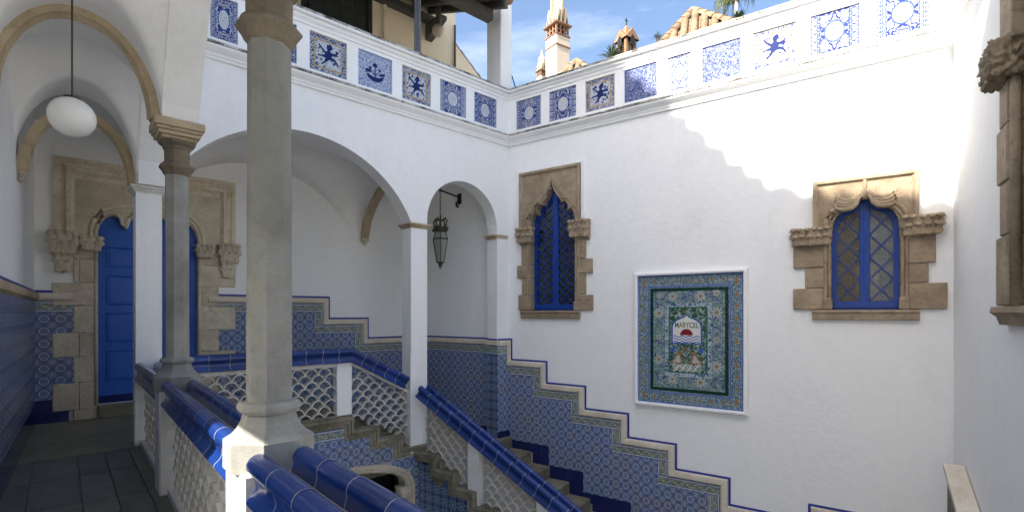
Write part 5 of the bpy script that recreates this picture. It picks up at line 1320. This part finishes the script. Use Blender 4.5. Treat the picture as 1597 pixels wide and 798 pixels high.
def tile_slope(T, a, b, p, ncol):
    """barrel tiles on the triangle a-b-p, running from the eave a-b up to p"""
    eave = b - a; mid = a.lerp(b, 0.5); foot = a + eave * ((p - a).dot(eave) / eave.length_squared); up = (p - foot); L = up.length; upn = up / L
    nrm = eave.normalized().cross(upn)
    if nrm.z < 0: nrm = -nrm
    ex = upn; ez = nrm; ey = ez.cross(ex); M = Matrix((ex, ey, ez)).transposed()
    for i in range(ncol):
        s = (i + 0.5) / ncol; base = a + eave * s; sf = (foot - a).length / eave.length
        lim = s / sf if s < sf else (1 - s) / (1 - sf)
        n = int(lim * L / 0.28)
        for j in range(n):
            q = base + upn * (j * 0.28) + nrm * (0.012 + 0.02 * (j % 2) * 0) - Vector((0, 0, 0))
            ob = bpy.data.objects.new('roof_tile', HT); COL.objects.link(ob); ob.parent = T.o
            ob.rotation_euler = (M @ Matrix.Rotation(-0.06 + random.uniform(-.02, .02), 3, 'Y')).to_euler(); ob.location = q - Vector(T.o.location)
tile_slope(T, e0, e1, pk, 12); tile_slope(T, e1, e2, pk, 12)
def ridge(T, a, b):
    d = b - a; n = int(d.length / 0.34)
    for i in range(n):
        q = a + d * (i / n); yaw = math.atan2(d.y, d.x); pit = -math.atan2(d.z, math.hypot(d.x, d.y))
        ob = bpy.data.objects.new('ridge_tile', HT); COL.objects.link(ob); ob.parent = T.o; ob.location = q + Vector((0, 0, 0.03)) - Vector(T.o.location); ob.rotation_euler = (0, pit, yaw); ob.scale = (1.1, 1.2, 1.2)
ridge(T, e0, pk); ridge(T, e1, pk)
p2 = pt(899, 97, 17); T = Thing('tiled_roof', 'little tiled roof tip beside the foot of the tall chimney tower', 'roof', F0, (p2.x, p2.y, 7))
ee = [p2 + Vector(v) for v in ((-0.9, -0.5, -1.0), (0.7, -0.9, -1.0), (1.0, 0.8, -1.0), (-0.6, 1.0, -1.0))]
m = MB(); m.add(ee + [p2], [(0, 1, 4), (1, 2, 4), (2, 3, 4), (3, 0, 4), (0, 3, 2, 1)]); T.part('roof_slope', m, ROOFCLAY)
tile_slope(T, ee[0], ee[1], p2, 7); ridge(T, ee[1], p2); ridge(T, ee[0], p2)

# ---------------------------------------------------------------- plants beyond the parapet
def spiky(label, x, y, Y, R, n, mat, name='yucca_plant', cat='plant', droop=0.2, seed=1, width=0.05):
    rnd = random.Random(seed); c = pt(x, y, Y); T = Thing(name, label, cat, F0, (c.x, c.y, c.z - R))
    m = MB()
    for i in range(n):
        t = rnd.uniform(0, 2 * PI); e = rnd.uniform(0.05, 1.4); L = R * rnd.uniform(0.7, 1.1)
        d = Vector((math.cos(t) * math.cos(e), math.sin(t) * math.cos(e), math.sin(e))); s = Vector((-math.sin(t), math.cos(t), 0)) * width * rnd.uniform(0.6, 1.2)
        a = c + d * 0.05; b = c + d * L * 0.5; f = c + d * L - Vector((0, 0, droop * L))
        k = m.add([a - s * 0.6, a + s * 0.6, b + s, b - s, f], [])
        m.f += [(k, k+1, k+2, k+3), (k+3, k+2, k+4)]
    T.part('leaves', m, mat)
    T.part('stem', MB().tube([(c.x, c.y, c.z - R * 2.0), (c.x, c.y, c.z + 0.05)], 0.05, 7), WOOD)
    return T
spiky('spiky dark agave clump behind the parapet left of the orange turret', 956, 92, 13.5, 0.52, 70, YUCCA, seed=3, width=0.022)
spiky('leafy shrub tuft at the right foot of the tiled roof', 1121, 44, 13.0, 0.40, 130, LEAF, 'shrub', seed=5, droop=0.1, width=0.03)
spiky('tiny dark shrub showing above the parapet by the pale mast', 1152, 29, 14.0, 0.26, 90, YUCCA, 'shrub', seed=8, droop=0.05, width=0.02)
spiky('faint tuft of leaves above the left slope of the tiled roof', 1026, 60, 15.0, 0.26, 40, YUCCA, 'shrub', seed=9, width=0.012)
c = pt(1148, 0, 24); T = Thing('palm_tree', 'palm tree top with hanging leaves at the upper edge of the sky', 'tree', F0, (c.x, c.y, ZC))
T.part('trunk', MB().tube([(c.x, c.y, ZC), (c.x + 0.1, c.y, 8), (c.x, c.y, c.z + 0.2)], [0.16, 0.11, 0.07], 10), mat_plain('pale_bark', (0.62, 0.58, 0.52), 0.8), smooth=True)
rnd = random.Random(4); m = MB()
for i in range(16):
    t = 2 * PI * i / 16 + rnd.uniform(-.2, .2); L = rnd.uniform(0.8, 1.25); rise = rnd.uniform(0.2, 0.7)
    P = [c + Vector((math.cos(t) * L * s, math.sin(t) * L * s, 0.1 + rise * math.sin(PI * s * 0.75) - 0.5 * s * s)) for s in [k / 8 for k in range(9)]]
    for k in range(8):
        for q in range(5):
            b = P[k].lerp(P[k+1], q / 5); side = 1 if q % 2 else -1
            s = Vector((-math.sin(t), math.cos(t), 0)) * side; d = (P[k+1] - P[k]).normalized()
            tip = b + s * rnd.uniform(0.06, 0.16) + Vector((0, 0, -rnd.uniform(0.18, 0.42))) + d * 0.08; wv = d * 0.028
            kk = m.add([b - wv, b + wv, tip + wv * 0.2, tip - wv * 0.2], []); m.f.append((kk, kk+1, kk+2, kk+3))
T.part('crown', m, LEAF)

# ---------------------------------------------------------------- sloped stone cap of the lower stair parapet at the bottom right
T = Thing('stair_parapet', 'low stone stair parapet with sloping worn cap at the bottom right corner', 'wall', FC, (0.9, -0.35, -2.5))
def sp_(M0, z0, M1, z1, y0, y1, t):
    m = MB(); vv = [(M, y, z + dz) for M, z in ((M0, z0), (M1, z1)) for y, dz in ((y0, -t), (y1, -t), (y1, 0), (y0, 0))]
    m.add(vv, [(0, 1, 2, 3), (4, 7, 6, 5), (0, 4, 5, 1), (1, 5, 6, 2), (2, 6, 7, 3), (3, 7, 4, 0)]); return m
T.part('cap', sp_(0.75, -1.70, 1.62, -1.97, -0.19, -0.01, 0.06), CREAMST)
T.part('wall', MB().prism([(0.80, ZC), (1.58, ZC), (1.58, -2.02), (0.80, -1.778)], -0.16, -0.03), MOSSY)
